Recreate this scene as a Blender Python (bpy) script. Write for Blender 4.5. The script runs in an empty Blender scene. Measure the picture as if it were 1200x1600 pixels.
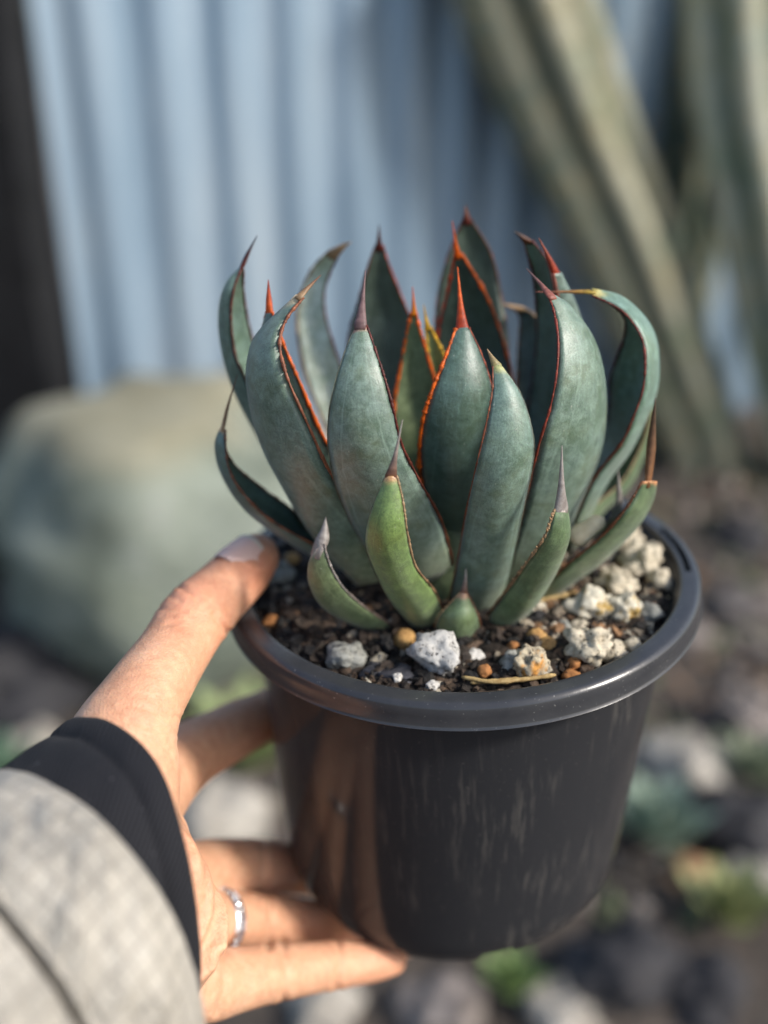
import bpy, bmesh, math, random
import numpy as np
from mathutils import Vector, Matrix, noise

scene = bpy.context.scene
COL = scene.collection
rad = math.radians

# ------------------------------------------------------------------ camera
F = 1600.0                      # focal length in pixels of the 1200 x 1600 photograph
PITCH = rad(26)
HC = 0.95                       # lens height above the garden soil
cam_d = bpy.data.cameras.new('camera')
cam = bpy.data.objects.new('camera', cam_d)
COL.objects.link(cam)
cam.location = (0, 0, HC)
cam.rotation_euler = (math.pi / 2 - PITCH, 0, 0)
cam_d.sensor_fit = 'VERTICAL'
cam_d.sensor_height = 24.0
cam_d.sensor_width = 18.0
cam_d.lens = 24.0 * F / 1600.0
cam_d.clip_start = 0.01
cam_d.clip_end = 200
cam_d.dof.use_dof = True
cam_d.dof.focus_distance = 0.250
cam_d.dof.aperture_fstop = 2.7
scene.camera = cam

# ------------------------------------------------------------------ sky, sun, exposure
TO_SUN = Vector((0.78, -0.32, 0.66)).normalized()
world = bpy.data.worlds.new('World')
scene.world = world
world.use_nodes = True
wn = world.node_tree
bg = wn.nodes['Background']
sky = wn.nodes.new('ShaderNodeTexSky')
sky.sky_type = 'NISHITA'
sky.sun_disc = False
sky.sun_elevation = math.asin(TO_SUN.z)
sky.sun_rotation = math.atan2(TO_SUN.x, TO_SUN.y)
sky.air_density = 1.0
sky.dust_density = 2.0
wn.links.new(sky.outputs[0], bg.inputs[0])
bg.inputs[1].default_value = 0.125
sun_d = bpy.data.lights.new('sun', 'SUN')
sun_d.energy = 2.5
sun_d.angle = rad(9)
sun_d.color = (1.0, 0.95, 0.88)
sun = bpy.data.objects.new('sun', sun_d)
COL.objects.link(sun)
sun.rotation_euler = TO_SUN.to_track_quat('Z', 'Y').to_euler()
sun.location = (2, 0, 4)
vs = scene.view_settings
vs.view_transform = 'Standard'
vs.look = 'None'
vs.exposure = 0.8
vs.gamma = 1.0
vs.use_curve_mapping = False
scene.render.engine = 'CYCLES'
scene.cycles.use_denoising = True
scene.cycles.max_bounces = 8

CP, SP = math.cos(PITCH), math.sin(PITCH)
CAM = Vector((0, 0, HC))


def ray(px, py):
    a, b = (px - 600) / F, -(py - 800) / F
    return Vector((a, CP + b * SP, -SP + b * CP))


def PD(px, py, z):              # point at depth z along the lens axis
    return CAM + ray(px, py) * z


def PY(px, py, Y):              # point on the upright plane at distance Y
    r = ray(px, py)
    return CAM + r * (Y / r.y)


def PG(px, py, z=0.0):          # point on a level plane
    r = ray(px, py)
    return CAM + r * ((z - HC) / r.z)


def proj(v):
    d = v - CAM
    z = d.y * CP - d.z * SP
    return 600 + F * d.x / z, 800 - F * (d.y * SP + d.z * CP) / z


# ------------------------------------------------------------------ helpers
def link(name, me, mat=None, parent=None):
    o = bpy.data.objects.new(name, me)
    COL.objects.link(o)
    if mat is not None and me is not None:
        me.materials.clear()
        me.materials.append(mat)
    if parent is not None:
        o.parent = parent
    return o


def mesh(name, verts, faces, smooth=True, cols=None, uvs=None):
    me = bpy.data.meshes.new(name)
    me.from_pydata([tuple(v) for v in verts], [], faces)
    if smooth:
        me.polygons.foreach_set('use_smooth', [True] * len(me.polygons))
    if cols is not None:
        ca = me.color_attributes.new('Col', 'FLOAT_COLOR', 'POINT')
        flat = np.ones((len(verts), 4), dtype=np.float32)
        flat[:, :3] = np.asarray(cols, dtype=np.float32)
        ca.data.foreach_set('color', flat.ravel())
    if uvs is not None:
        uvl = me.uv_layers.new(name='UVMap')
        idx = np.empty(len(me.loops), dtype=np.int32)
        me.loops.foreach_get('vertex_index', idx)
        uvl.data.foreach_set('uv', np.asarray(uvs, dtype=np.float32)[idx].ravel())
    me.update()
    return me


def tag(o, label=None, cat=None, group=None, kind=None):
    if label: o['label'] = label
    if cat: o['category'] = cat
    if group: o['group'] = group
    if kind: o['kind'] = kind
    return o


def empty(name, loc):
    o = bpy.data.objects.new(name, None)
    o.empty_display_size = 0.02
    COL.objects.link(o)
    o.location = loc
    return o


def catmull(pts, n):
    P = np.array(pts, dtype=float)
    P = np.vstack([2 * P[0] - P[1], P, 2 * P[-1] - P[-2]])
    m = len(pts) - 1
    out = []
    for k in range(n):
        t = k / (n - 1) * m
        i = min(int(t), m - 1)
        u = t - i
        a, b, c, d = P[i], P[i + 1], P[i + 2], P[i + 3]
        out.append(0.5 * ((2 * b) + (-a + c) * u + (2 * a - 5 * b + 4 * c - d) * u * u + (-a + 3 * b - 3 * c + d) * u ** 3))
    return np.array(out)


def tube(pts, rads, seg=10, cap=True, squash=None):
    """closed tube; squash = (direction, factor) flattens the section along a direction"""
    P = [Vector(p) for p in pts]
    n = len(P)
    verts, faces = [], []
    t = (P[1] - P[0]).normalized()
    ref = Vector((0, 0, 1)) if abs(t.z) < 0.9 else Vector((1, 0, 0))
    nx = t.cross(ref).normalized()
    for i in range(n):
        t = (P[min(i + 1, n - 1)] - P[max(i - 1, 0)]).normalized()
        nx = (nx - t * nx.dot(t)).normalized()
        ny = t.cross(nx)
        for k in range(seg):
            a = 2 * math.pi * k / seg
            d = (nx * math.cos(a) + ny * math.sin(a)) * rads[i]
            if squash:
                s = squash[0].normalized()
                d = d - s * d.dot(s) * (1 - squash[1])
            verts.append(P[i] + d)
    for i in range(n - 1):
        for k in range(seg):
            k2 = (k + 1) % seg
            faces.append((i * seg + k, i * seg + k2, (i + 1) * seg + k2, (i + 1) * seg + k))
    if cap:
        faces.append(tuple(range(seg - 1, -1, -1)))
        faces.append(tuple((n - 1) * seg + k for k in range(seg)))
    return verts, faces


def joinvf(parts):
    V, Fc = [], []
    for v, f in parts:
        b = len(V)
        V += list(v)
        Fc += [tuple(i + b for i in q) for q in f]
    return V, Fc


def ico(sub=2):
    bm = bmesh.new()
    bmesh.ops.create_icosphere(bm, subdivisions=sub, radius=1.0)
    v = [x.co.copy() for x in bm.verts]
    f = [tuple(x.index for x in q.verts) for q in bm.faces]
    bm.free()
    return v, f


ICO = {s: ico(s) for s in (1, 2, 3, 4)}


def rock_vf(size, seed, sub=3, rough=0.35, freq=1.2, flat=0.0):
    rnd = random.Random(seed)
    off = Vector((rnd.uniform(-50, 50), rnd.uniform(-50, 50), rnd.uniform(-50, 50)))
    v, f = ICO[sub]
    out = []
    for p in v:
        n1 = noise.noise(p * freq + off)
        n2 = noise.noise(p * freq * 2.7 + off) * 0.45
        n3 = noise.noise(p * freq * 6.5 + off) * 0.2
        cell = noise.voronoi(p * freq * 1.3 + off)[0][0]
        k = 1 + rough * (n1 + n2 + n3 + (cell - 0.4) * 0.7)
        q = p * k
        out.append(Vector((q.x * size[0], q.y * size[1], q.z * size[2])))
    return out, f


# ------------------------------------------------------------------ materials
class NT:
    def __init__(self, name):
        self.m = bpy.data.materials.new(name)
        self.m.use_nodes = True
        self.t = self.m.node_tree
        self.b = self.t.nodes['Principled BSDF']

    def n(self, typ, **kw):
        nd = self.t.nodes.new(typ)
        for k, v in kw.items():
            if k in ('operation', 'blend_type', 'data_type', 'noise_dimensions', 'attribute_name', 'layer_name', 'uv_map',
                     'wave_type', 'bands_direction', 'feature', 'distance', 'invert', 'clamp', 'wave_profile', 'clamp_factor'):
                setattr(nd, k, v)
            else:
                nd.inputs[k].default_value = v
        return nd

    def l(self, a, b):
        self.t.links.new(a, b)

    def coord(self, kind='Object', scale=(1, 1, 1), rot=(0, 0, 0)):
        tc = self.n('ShaderNodeTexCoord')
        mp = self.n('ShaderNodeMapping')
        mp.inputs['Scale'].default_value = scale
        mp.inputs['Rotation'].default_value = rot
        self.l(tc.outputs[kind], mp.inputs[0])
        return mp.outputs[0]

    def noise(self, vec, scale, detail=4, rough=0.55, dist=0.0):
        nd = self.n('ShaderNodeTexNoise', Scale=scale, Detail=detail, Roughness=rough, Distortion=dist)
        self.l(vec, nd.inputs['Vector'])
        return nd.outputs[0]

    def ramp(self, fac, stops):
        nd = self.n('ShaderNodeValToRGB')
        cr = nd.color_ramp
        while len(cr.elements) < len(stops):
            cr.elements.new(0.5)
        for e, (p, c) in zip(cr.elements, stops):
            e.position = p
            e.color = (*c, 1) if len(c) == 3 else c
        self.l(fac, nd.inputs[0])
        return nd.outputs[0]

    def mix(self, fac, a, b, mode='MIX'):
        nd = self.n('ShaderNodeMix', data_type='RGBA', blend_type=mode)
        for s, v in ((nd.inputs[0], fac), (nd.inputs[6], a), (nd.inputs[7], b)):
            if hasattr(v, 'is_output'):
                self.l(v, s)
            elif isinstance(v, (int, float)):
                s.default_value = v
            else:
                s.default_value = (*v, 1)
        return nd.outputs[2]

    def math(self, op, a, b=0.0, clamp=False):
        nd = self.n('ShaderNodeMath', operation=op)
        nd.use_clamp = clamp
        for s, v in ((nd.inputs[0], a), (nd.inputs[1], b)):
            if hasattr(v, 'is_output'):
                self.l(v, s)
            else:
                s.default_value = v
        return nd.outputs[0]

    def bump(self, h, strength, dist, prev=None):
        nd = self.n('ShaderNodeBump', Strength=strength, Distance=dist)
        self.l(h, nd.inputs['Height'])
        if prev is not None:
            self.l(prev, nd.inputs['Normal'])
        return nd.outputs[0]

    def set(self, **kw):
        for k, v in kw.items():
            s = self.b.inputs[k.replace('_', ' ')]
            if hasattr(v, 'is_output'):
                self.l(v, s)
            else:
                s.default_value = v
        return self.m

    def col(self, c):
        s = self.b.inputs['Base Color']
        if hasattr(c, 'is_output'):
            self.l(c, s)
        else:
            s.default_value = (*c, 1)


M = {}


def simple(name, c1, c2, scale, rough=0.8, bump=0.3, bscale=None, bdist=0.001, kind='Object', lo=0.35, hi=0.65, spec=0.3):
    t = NT(name)
    v = t.coord(kind)
    t.col(t.ramp(t.noise(v, scale, 6, 0.6), [(lo, c1), (hi, c2)]))
    t.set(Roughness=rough)
    t.b.inputs['Specular IOR Level'].default_value = spec
    if bump:
        t.l(t.bump(t.noise(v, bscale or scale * 3, 6, 0.65), bump, bdist), t.b.inputs['Normal'])
    M[name] = t.m
    return t.m


# leaf skin: pigment per leaf, powdery bloom and scuffs on top
t = NT('leaf_skin')
v = t.coord('Object')
at = t.n('ShaderNodeAttribute', attribute_name='Col').outputs[0]
big = t.noise(v, 70, 4, 0.55, 0.4)
med = t.noise(v, 330, 5, 0.65, 0.6)
fine = t.noise(v, 2400, 3, 0.7)
c = t.mix(t.ramp(big, [(0.38, (0, 0, 0)), (0.68, (1, 1, 1))]), at, t.mix(1.0, at, (1.10, 0.98, 0.72), 'MULTIPLY'))
bloom = t.math('MULTIPLY', t.ramp(med, [(0.40, (0, 0, 0)), (0.66, (1, 1, 1))]), 0.55)
c = t.mix(bloom, c, t.mix(1.0, at, (2.2, 2.05, 2.1), 'MULTIPLY'))
scuff = t.math('MULTIPLY', t.ramp(t.noise(v, 160, 8, 0.72, 1.2), [(0.48, (0, 0, 0)), (0.62, (1, 1, 1))]), 0.55)
c = t.mix(scuff, c, t.mix(1.0, at, (0.50, 0.62, 0.46), 'MULTIPLY'))
grain = t.ramp(fine, [(0.3, (0.72, 0.72, 0.72)), (0.7, (1.26, 1.26, 1.26))])
c = t.mix(1.0, c, grain, 'MULTIPLY')
t.col(c)
uvn = t.n('ShaderNodeTexCoord')
suv = t.n('ShaderNodeSeparateXYZ')
t.l(uvn.outputs['UV'], suv.inputs[0])
au = t.math('ABSOLUTE', t.math('SUBTRACT', suv.outputs[0], 0.5))
edge = t.math('SUBTRACT', 0.44, t.math('MULTIPLY', suv.outputs[1], 0.30))
edge = t.math('ADD', edge, t.math('MULTIPLY', t.math('SUBTRACT', t.noise(v, 420, 2, 0.5), 0.5), 0.05))
dd_ = t.math('SUBTRACT', au, edge)
line = t.math('SUBTRACT', 1.0, t.math('DIVIDE', t.math('ABSOLUTE', dd_), 0.018), True)
msk = t.ramp(t.noise(v, 45, 3, 0.6), [(0.45, (0, 0, 0)), (0.6, (1, 1, 1))])
line = t.math('MULTIPLY', t.math('MULTIPLY', line, msk), 0.5)
c = t.mix(line, c, t.mix(1.0, at, (2.4, 2.2, 2.2), 'MULTIPLY'))
mpu = t.n('ShaderNodeMapping')
mpu.inputs['Scale'].default_value = (60, 2.2, 1)
t.l(uvn.outputs['UV'], mpu.inputs[0])
strk = t.ramp(t.noise(mpu.outputs[0], 1.0, 4, 0.6), [(0.3, (0.84, 0.86, 0.84)), (0.7, (1.14, 1.13, 1.14))])
c = t.mix(1.0, c, strk, 'MULTIPLY')
speck = t.ramp(t.noise(v, 1300, 2, 0.5), [(0.735, (0, 0, 0)), (0.76, (1, 1, 1))])
c = t.mix(t.math('MULTIPLY', speck, 0.5), c, (0.45, 0.45, 0.38))
t.col(c)
t.l(t.math('ADD', t.math('MULTIPLY', med, 0.34), 0.27), t.b.inputs['Roughness'])
t.b.inputs['Specular IOR Level'].default_value = 0.75
t.b.inputs['Sheen Weight'].default_value = 0.16
t.b.inputs['Sheen Roughness'].default_value = 0.5
t.b.inputs['Subsurface Weight'].default_value = 0.08
t.b.inputs['Subsurface Radius'].default_value = (0.4, 1.0, 0.4)
t.b.inputs['Subsurface Scale'].default_value = 0.0012
nb = t.bump(fine, 0.18, 0.0003)
nb = t.bump(med, 0.25, 0.0006, nb)
t.l(nb, t.b.inputs['Normal'])
M['leaf'] = t.m

# horny margin and spines: coloured per point, translucent enough to glow against the light
t = NT('horn')
v = t.coord('Object')
at = t.n('ShaderNodeAttribute', attribute_name='Col').outputs[0]
f1 = t.noise(v, 500, 5, 0.7)
c = t.mix(1.0, at, t.ramp(f1, [(0.3, (0.68, 0.62, 0.6)), (0.7, (1.25, 1.25, 1.2))]), 'MULTIPLY')
t.col(c)
t.set(Roughness=0.45)
t.l(t.bump(f1, 0.4, 0.0004), t.b.inputs['Normal'])
tr = t.n('ShaderNodeBsdfTranslucent')
t.l(c, tr.inputs[0])
mx = t.n('ShaderNodeMixShader')
mx.inputs[0].default_value = 0.35
t.l(t.b.outputs[0], mx.inputs[1])
t.l(tr.outputs[0], mx.inputs[2])
t.l(mx.outputs[0], t.t.nodes['Material Output'].inputs[0])
M['horn'] = t.m

# black nursery-pot plastic: satin, dusty, with vertical scuffs
t = NT('pot_plastic')
v = t.coord('Object')
vs_ = t.coord('Object', (1, 1, 0.07))
dust = t.ramp(t.noise(v, 900, 2, 0.5), [(0.66, (0, 0, 0)), (0.75, (1, 1, 1))])
streak = t.ramp(t.noise(vs_, 420, 4, 0.65), [(0.52, (0, 0, 0)), (0.76, (1, 1, 1))])
zone = t.ramp(t.noise(v, 26, 3, 0.6), [(0.42, (0, 0, 0)), (0.62, (1, 1, 1))])
streak = t.math('MULTIPLY', streak, zone)
dirt = t.math('ADD', t.math('MULTIPLY', dust, 0.10), t.math('MULTIPLY', streak, 0.30), True)
t.col(t.mix(dirt, (0.026, 0.027, 0.030), (0.24, 0.22, 0.19)))
rg = t.math('ADD', t.math('MULTIPLY', t.noise(v, 60, 4, 0.6), 0.08), 0.06)
rg = t.math('ADD', rg, t.math('MULTIPLY', dirt, 0.6))
t.l(rg, t.b.inputs['Roughness'])
t.b.inputs['Specular IOR Level'].default_value = 0.15
nb = t.bump(t.noise(vs_, 120, 3, 0.5), 0.06, 0.001)
t.l(t.bump(t.noise(v, 1500, 2, 0.5), 0.03, 0.0003, nb), t.b.inputs['Normal'])
M['pot'] = t.m

t = NT('rim_plastic')
v = t.coord('Object')
dust = t.ramp(t.noise(v, 1100, 2, 0.5), [(0.68, (0, 0, 0)), (0.76, (1, 1, 1))])
haze_ = t.math('MULTIPLY', t.noise(v, 90, 5, 0.65), 0.10)
t.col(t.mix(t.math('ADD', t.math('MULTIPLY', dust, 0.28), haze_), (0.020, 0.022, 0.027), (0.34, 0.33, 0.31)))
t.l(t.math('ADD', t.math('MULTIPLY', t.noise(v, 300, 4, 0.6), 0.14), 0.17), t.b.inputs['Roughness'])
t.b.inputs['Specular IOR Level'].default_value = 0.5
t.l(t.bump(t.noise(v, 700, 4, 0.6), 0.10, 0.0003), t.b.inputs['Normal'])
M['rim'] = t.m

# skin
t = NT('skin')
v = t.coord('Object')
b1 = t.noise(v, 55, 5, 0.6)
b2 = t.noise(v, 420, 4, 0.6)
c = t.ramp(b1, [(0.30, (0.54, 0.28, 0.17)), (0.52, (0.64, 0.355, 0.22)), (0.72, (0.69, 0.42, 0.28))])
c = t.mix(1.0, c, t.ramp(b2, [(0.3, (0.90, 0.86, 0.84)), (0.7, (1.06, 1.08, 1.08))]), 'MULTIPLY')
at = t.n('ShaderNodeAttribute', attribute_name='Col').outputs[0]
c = t.mix(1.0, c, at, 'MULTIPLY')
t.col(c)
t.set(Roughness=0.5)
t.b.inputs['Specular IOR Level'].default_value = 0.35
t.b.inputs['Subsurface Weight'].default_value = 0.22
t.b.inputs['Subsurface Radius'].default_value = (1.0, 0.32, 0.16)
t.b.inputs['Subsurface Scale'].default_value = 0.004
vo = t.n('ShaderNodeTexVoronoi', Scale=1500.0)
t.l(v, vo.inputs['Vector'])
vl = t.coord('Object', (1.0, 1.0, 1.0), (0.4, 0.5, 0.9))
mpv = t.n('ShaderNodeMapping')
mpv.inputs['Scale'].default_value = (0.25, 1, 1)
t.l(vl, mpv.inputs[0])
nb = t.bump(vo.outputs[0], 0.25, 0.0005)
nb = t.bump(t.noise(mpv.outputs[0], 480, 5, 0.65), 0.5, 0.0008, nb)
t.l(nb, t.b.inputs['Normal'])
M['skin'] = t.m

t = NT('nail')
v = t.coord('Object')
at = t.n('ShaderNodeAttribute', attribute_name='Col').outputs[0]
t.col(at)
t.set(Roughness=0.42)
t.b.inputs['Specular IOR Level'].default_value = 0.3
t.b.inputs['Subsurface Weight'].default_value = 0.15
t.b.inputs['Subsurface Radius'].default_value = (1.0, 0.4, 0.3)
t.b.inputs['Subsurface Scale'].default_value = 0.002
M['nail'] = t.m

# ribbed black cuff: fine diagonal twill
t = NT('cuff_knit')
tc = t.n('ShaderNodeTexCoord')
mp = t.n('ShaderNodeMapping')
mp.inputs['Rotation'].default_value = (0, 0, rad(38))
t.l(tc.outputs['UV'], mp.inputs[0])
w = t.n('ShaderNodeTexWave', Scale=250.0, Distortion=0.8, Detail=1.0)
t.l(mp.outputs[0], w.inputs['Vector'])
n1 = t.noise(tc.outputs['UV'], 2500, 2, 0.5)
lint = t.ramp(t.noise(tc.outputs['Object'], 650, 2, 0.5), [(0.70, (0, 0, 0)), (0.78, (1, 1, 1))])
c = t.mix(w.outputs[1], (0.004, 0.0043, 0.0055), (0.020, 0.021, 0.026))
c = t.mix(t.math('MULTIPLY', lint, 0.22), c, (0.22, 0.22, 0.24))
t.col(c)
t.set(Roughness=0.85)
t.b.inputs['Specular IOR Level'].default_value = 0.2
t.b.inputs['Sheen Weight'].default_value = 0.03
nb = t.bump(w.outputs[1], 0.35, 0.0004)
t.l(t.bump(n1, 0.3, 0.0003, nb), t.b.inputs['Normal'])
M['cuff'] = t.m

# pale ripstop nylon
t = NT('ripstop')
tc = t.n('ShaderNodeTexCoord')
mp = t.n('ShaderNodeMapping')
mp.inputs['Rotation'].default_value = (0, 0, rad(4))
t.l(tc.outputs['UV'], mp.inputs[0])
wob = t.n('ShaderNodeMix', data_type='VECTOR')
sep = t.n('ShaderNodeSeparateXYZ')
t.l(mp.outputs[0], sep.inputs[0])


def gridline(out, pitch, width):
    a = t.math('FRACT', t.math('DIVIDE', out, pitch))
    a = t.math('ABSOLUTE', t.math('SUBTRACT', a, 0.5))
    return t.math('SUBTRACT', 1.0, t.math('DIVIDE', a, width), True)


wx = t.math('ADD', sep.outputs[0], t.math('MULTIPLY', t.noise(tc.outputs['UV'], 60, 2, 0.5), 0.004))
wy = t.math('ADD', sep.outputs[1], t.math('MULTIPLY', t.noise(tc.outputs['UV'], 47, 2, 0.5), 0.004))
gl = t.math('MAXIMUM', gridline(wx, 0.0042, 0.12), gridline(wy, 0.0042, 0.12))
fade = t.ramp(t.noise(tc.outputs['UV'], 140, 4, 0.7), [(0.30, (0.25, 0.25, 0.25)), (0.65, (1, 1, 1))])
gl = t.math('MULTIPLY', gl, fade)
weave = t.noise(tc.outputs['UV'], 1700, 2, 0.6)
stain = t.noise(tc.outputs['UV'], 26, 5, 0.65)
c = t.ramp(stain, [(0.32, (0.31, 0.285, 0.24)), (0.68, (0.45, 0.415, 0.35))])
c = t.mix(t.math('MULTIPLY', gl, 0.7), c, (0.12, 0.11, 0.09))
c = t.mix(1.0, c, t.ramp(weave, [(0.3, (0.9, 0.9, 0.9)), (0.7, (1.08, 1.08, 1.08))]), 'MULTIPLY')
t.col(c)
t.set(Roughness=0.55)
t.b.inputs['Sheen Weight'].default_value = 0.12
nb = t.bump(gl, 0.35, 0.0005)
nb = t.bump(weave, 0.25, 0.0003, nb)
nb = t.bump(t.noise(tc.outputs['UV'], 70, 6, 0.65, 1.5), 0.9, 0.004, nb)
t.l(nb, t.b.inputs['Normal'])
M['ripstop'] = t.m

# loose grains of potting mix and pebbles carry their own colour
t = NT('grain')
v = t.coord('Object')
at = t.n('ShaderNodeAttribute', attribute_name='Col').outputs[0]
nz = t.noise(v, 1100, 5, 0.7)
t.col(t.mix(1.0, at, t.ramp(nz, [(0.3, (0.55, 0.53, 0.5)), (0.7, (1.35, 1.35, 1.35))]), 'MULTIPLY'))
t.set(Roughness=0.75)
t.b.inputs['Specular IOR Level'].default_value = 0.45
t.l(t.bump(nz, 0.7, 0.0008), t.b.inputs['Normal'])
M['grain'] = t.m


def stone_mat(name, light, dark, pits=1300.0, pit_amt=0.8, spot=None):
    t = NT(name)
    v = t.coord('Object')
    nd_ = t.n('ShaderNodeTexNoise', Scale=pits * 0.45, Detail=4.0)
    t.l(v, nd_.inputs['Vector'])
    vd = t.mix(0.0022, v, nd_.outputs[1], 'ADD')
    vo = t.n('ShaderNodeTexVoronoi', Scale=pits * 0.75)
    t.l(vd, vo.inputs['Vector'])
    nz = t.noise(v, 380, 6, 0.7)
    pit = t.ramp(t.math('ADD', vo.outputs[0], t.math('MULTIPLY', nz, 0.9)), [(0.50, (1, 1, 1)), (0.72, (0, 0, 0))])
    c = t.ramp(nz, [(0.30, dark), (0.52, light), (0.75, tuple(min(1, x * 1.15) for x in light))])
    c = t.mix(t.math('MULTIPLY', pit, pit_amt), c, tuple(x * 0.35 for x in dark))
    if spot:
        sp = t.ramp(t.noise(v, 150, 3, 0.6), [(0.52, (0, 0, 0)), (0.62, (1, 1, 1))])
        c = t.mix(sp, c, spot)
    t.col(c)
    t.set(Roughness=0.88)
    t.b.inputs['Specular IOR Level'].default_value = 0.25
    nb = t.bump(t.math('SUBTRACT', 1.0, pit), 0.8, 0.0008)
    t.l(t.bump(nz, 0.5, 0.0012, nb), t.b.inputs['Normal'])
    M[name] = t.m
    return t.m


stone_mat('pumice', (0.42, 0.41, 0.385), (0.20, 0.19, 0.18))
stone_mat('grey_stone', (0.27, 0.27, 0.24), (0.09, 0.09, 0.08), 1500, 0.5)
stone_mat('cream_stone', (0.50, 0.44, 0.33), (0.24, 0.20, 0.14), 700, 0.6)
stone_mat('cream_yellow', (0.60, 0.56, 0.45), (0.30, 0.25, 0.16), 600, 0.4, (0.42, 0.28, 0.09))
stone_mat('ochre', (0.46, 0.27, 0.10), (0.22, 0.10, 0.035), 1300, 0.4)
stone_mat('ochre_grey', (0.42, 0.36, 0.25), (0.16, 0.13, 0.10), 900, 0.6, (0.50, 0.24, 0.06))
stone_mat('orange', (0.38, 0.17, 0.06), (0.20, 0.08, 0.03), 1300, 0.5)
stone_mat('perlite', (0.52, 0.50, 0.46), (0.32, 0.30, 0.27), 1800, 0.4)
simple('slate', (0.022, 0.022, 0.027), (0.07, 0.07, 0.08), 300, 0.5, 0.4, 900, 0.0006)
simple('straw', (0.30, 0.19, 0.07), (0.52, 0.38, 0.17), 700, 0.7, 0.5, 1500, 0.0005)
simple('seed', (0.66, 0.54, 0.32), (0.80, 0.70, 0.48), 200, 0.6, 0.3, 900, 0.0004)
simple('soil', (0.010, 0.008, 0.006), (0.045, 0.033, 0.024), 300, 0.9, 1.0, 700, 0.002)

# background surfaces
t = NT('garden_soil')
v = t.coord('Object')
c = t.ramp(t.noise(v, 5, 6, 0.65), [(0.30, (0.045, 0.035, 0.028)), (0.55, (0.13, 0.105, 0.085)), (0.75, (0.22, 0.18, 0.15))])
c = t.mix(1.0, c, t.ramp(t.noise(v, 60, 5, 0.7), [(0.3, (0.5, 0.5, 0.5)), (0.7, (1.4, 1.4, 1.4))]), 'MULTIPLY')
t.col(c)
t.set(Roughness=0.95)
t.l(t.bump(t.noise(v, 40, 7, 0.7), 1.0, 0.03), t.b.inputs['Normal'])
M['garden'] = t.m

t = NT('corrugated_iron')
v = t.coord('Object')
vst = t.coord('Object', (1, 1, 0.12))
c = t.ramp(t.noise(vst, 9, 5, 0.6), [(0.3, (0.16, 0.24, 0.32)), (0.5, (0.25, 0.34, 0.43)), (0.72, (0.36, 0.43, 0.49))])
t.col(c)
t.set(Metallic=0.35, Roughness=0.42)
t.l(t.bump(t.noise(v, 30, 4, 0.6), 0.15, 0.004), t.b.inputs['Normal'])
M['iron'] = t.m

t = NT('boulder_stone')
v = t.coord('Object')
nz = t.noise(v, 7, 7, 0.65, 0.5)
c = t.ramp(nz, [(0.30, (0.055, 0.07, 0.05)), (0.46, (0.17, 0.195, 0.155)), (0.60, (0.25, 0.28, 0.235)), (0.75, (0.36, 0.37, 0.34))])
geo = t.n('ShaderNodeSeparateXYZ')
tcn = t.n('ShaderNodeTexCoord')
t.l(tcn.outputs['Object'], geo.inputs[0])
top = t.math('MULTIPLY', t.ramp(t.math('ADD', geo.outputs[2], t.math('MULTIPLY', nz, 0.06)), [(0.195, (0, 0, 0)), (0.235, (1, 1, 1))]), 0.5)
c = t.mix(top, c, (0.27, 0.22, 0.13))
t.col(c)
t.set(Roughness=0.9)
t.l(t.bump(t.noise(v, 30, 7, 0.7), 0.8, 0.01), t.b.inputs['Normal'])
M['boulder'] = t.m

t = NT('cactus_skin')
v = t.coord('Object')
at = t.n('ShaderNodeAttribute', attribute_name='Col').outputs[0]
nz = t.noise(v, 14, 6, 0.65)
c = t.mix(t.ramp(nz, [(0.45, (0, 0, 0)), (0.60, (1, 1, 1))]), at, t.mix(0.55, at, (0.36, 0.31, 0.17)))
c = t.mix(t.ramp(t.noise(v, 9, 4, 0.6), [(0.45, (0, 0, 0)), (0.62, (0.7, 0.7, 0.7))]), c, t.mix(1.0, at, (0.45, 0.6, 0.5), 'MULTIPLY'))
t.col(c)
t.set(Roughness=0.6)
t.l(t.bump(t.noise(v, 60, 5, 0.6), 0.4, 0.004), t.b.inputs['Normal'])
M['cactus'] = t.m
simple('dark_timber', (0.003, 0.003, 0.0035), (0.010, 0.010, 0.011), 12, 0.85, 0.6, 40, 0.004)  # near-black, so the post and board pass for shade
simple('far_stone', (0.09, 0.075, 0.068), (0.24, 0.21, 0.19), 30, 0.9, 0.6, 80, 0.004)
simple('pale_stone', (0.22, 0.20, 0.17), (0.40, 0.37, 0.32), 20, 0.9, 0.6, 80, 0.004)
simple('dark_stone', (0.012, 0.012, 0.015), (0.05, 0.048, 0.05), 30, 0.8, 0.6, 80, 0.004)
simple('rust_stone', (0.22, 0.12, 0.06), (0.40, 0.25, 0.14), 30, 0.9, 0.6, 80, 0.004)

# ------------------------------------------------------------------ the ground
def ground_h(x, y):
    p = Vector((x, y, 0))
    near = max(0.0, 1 - abs(y - 1.6) / 6.0)
    return 0.030 * near * (noise.noise(p * 3.1) + 0.5 * noise.noise(p * 8.3))


xs = np.concatenate([np.linspace(-40, -2.2, 12), np.linspace(-2, 2.4, 111), np.linspace(2.6, 40, 12)])
ys = np.concatenate([np.linspace(-40, -1.2, 12), np.linspace(-1, 3.4, 111), np.linspace(3.6, 60, 14)])
vv, ff = [], []
for y in ys:
    for x in xs:
        vv.append((x, y, ground_h(x, y)))
nx_ = len(xs)
for j in range(len(ys) - 1):
    for i in range(nx_ - 1):
        a = j * nx_ + i
        ff.append((a, a + 1, a + 1 + nx_, a + nx_))
tag(link('ground', mesh('ground', vv, ff), M['garden']), kind='structure')

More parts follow.
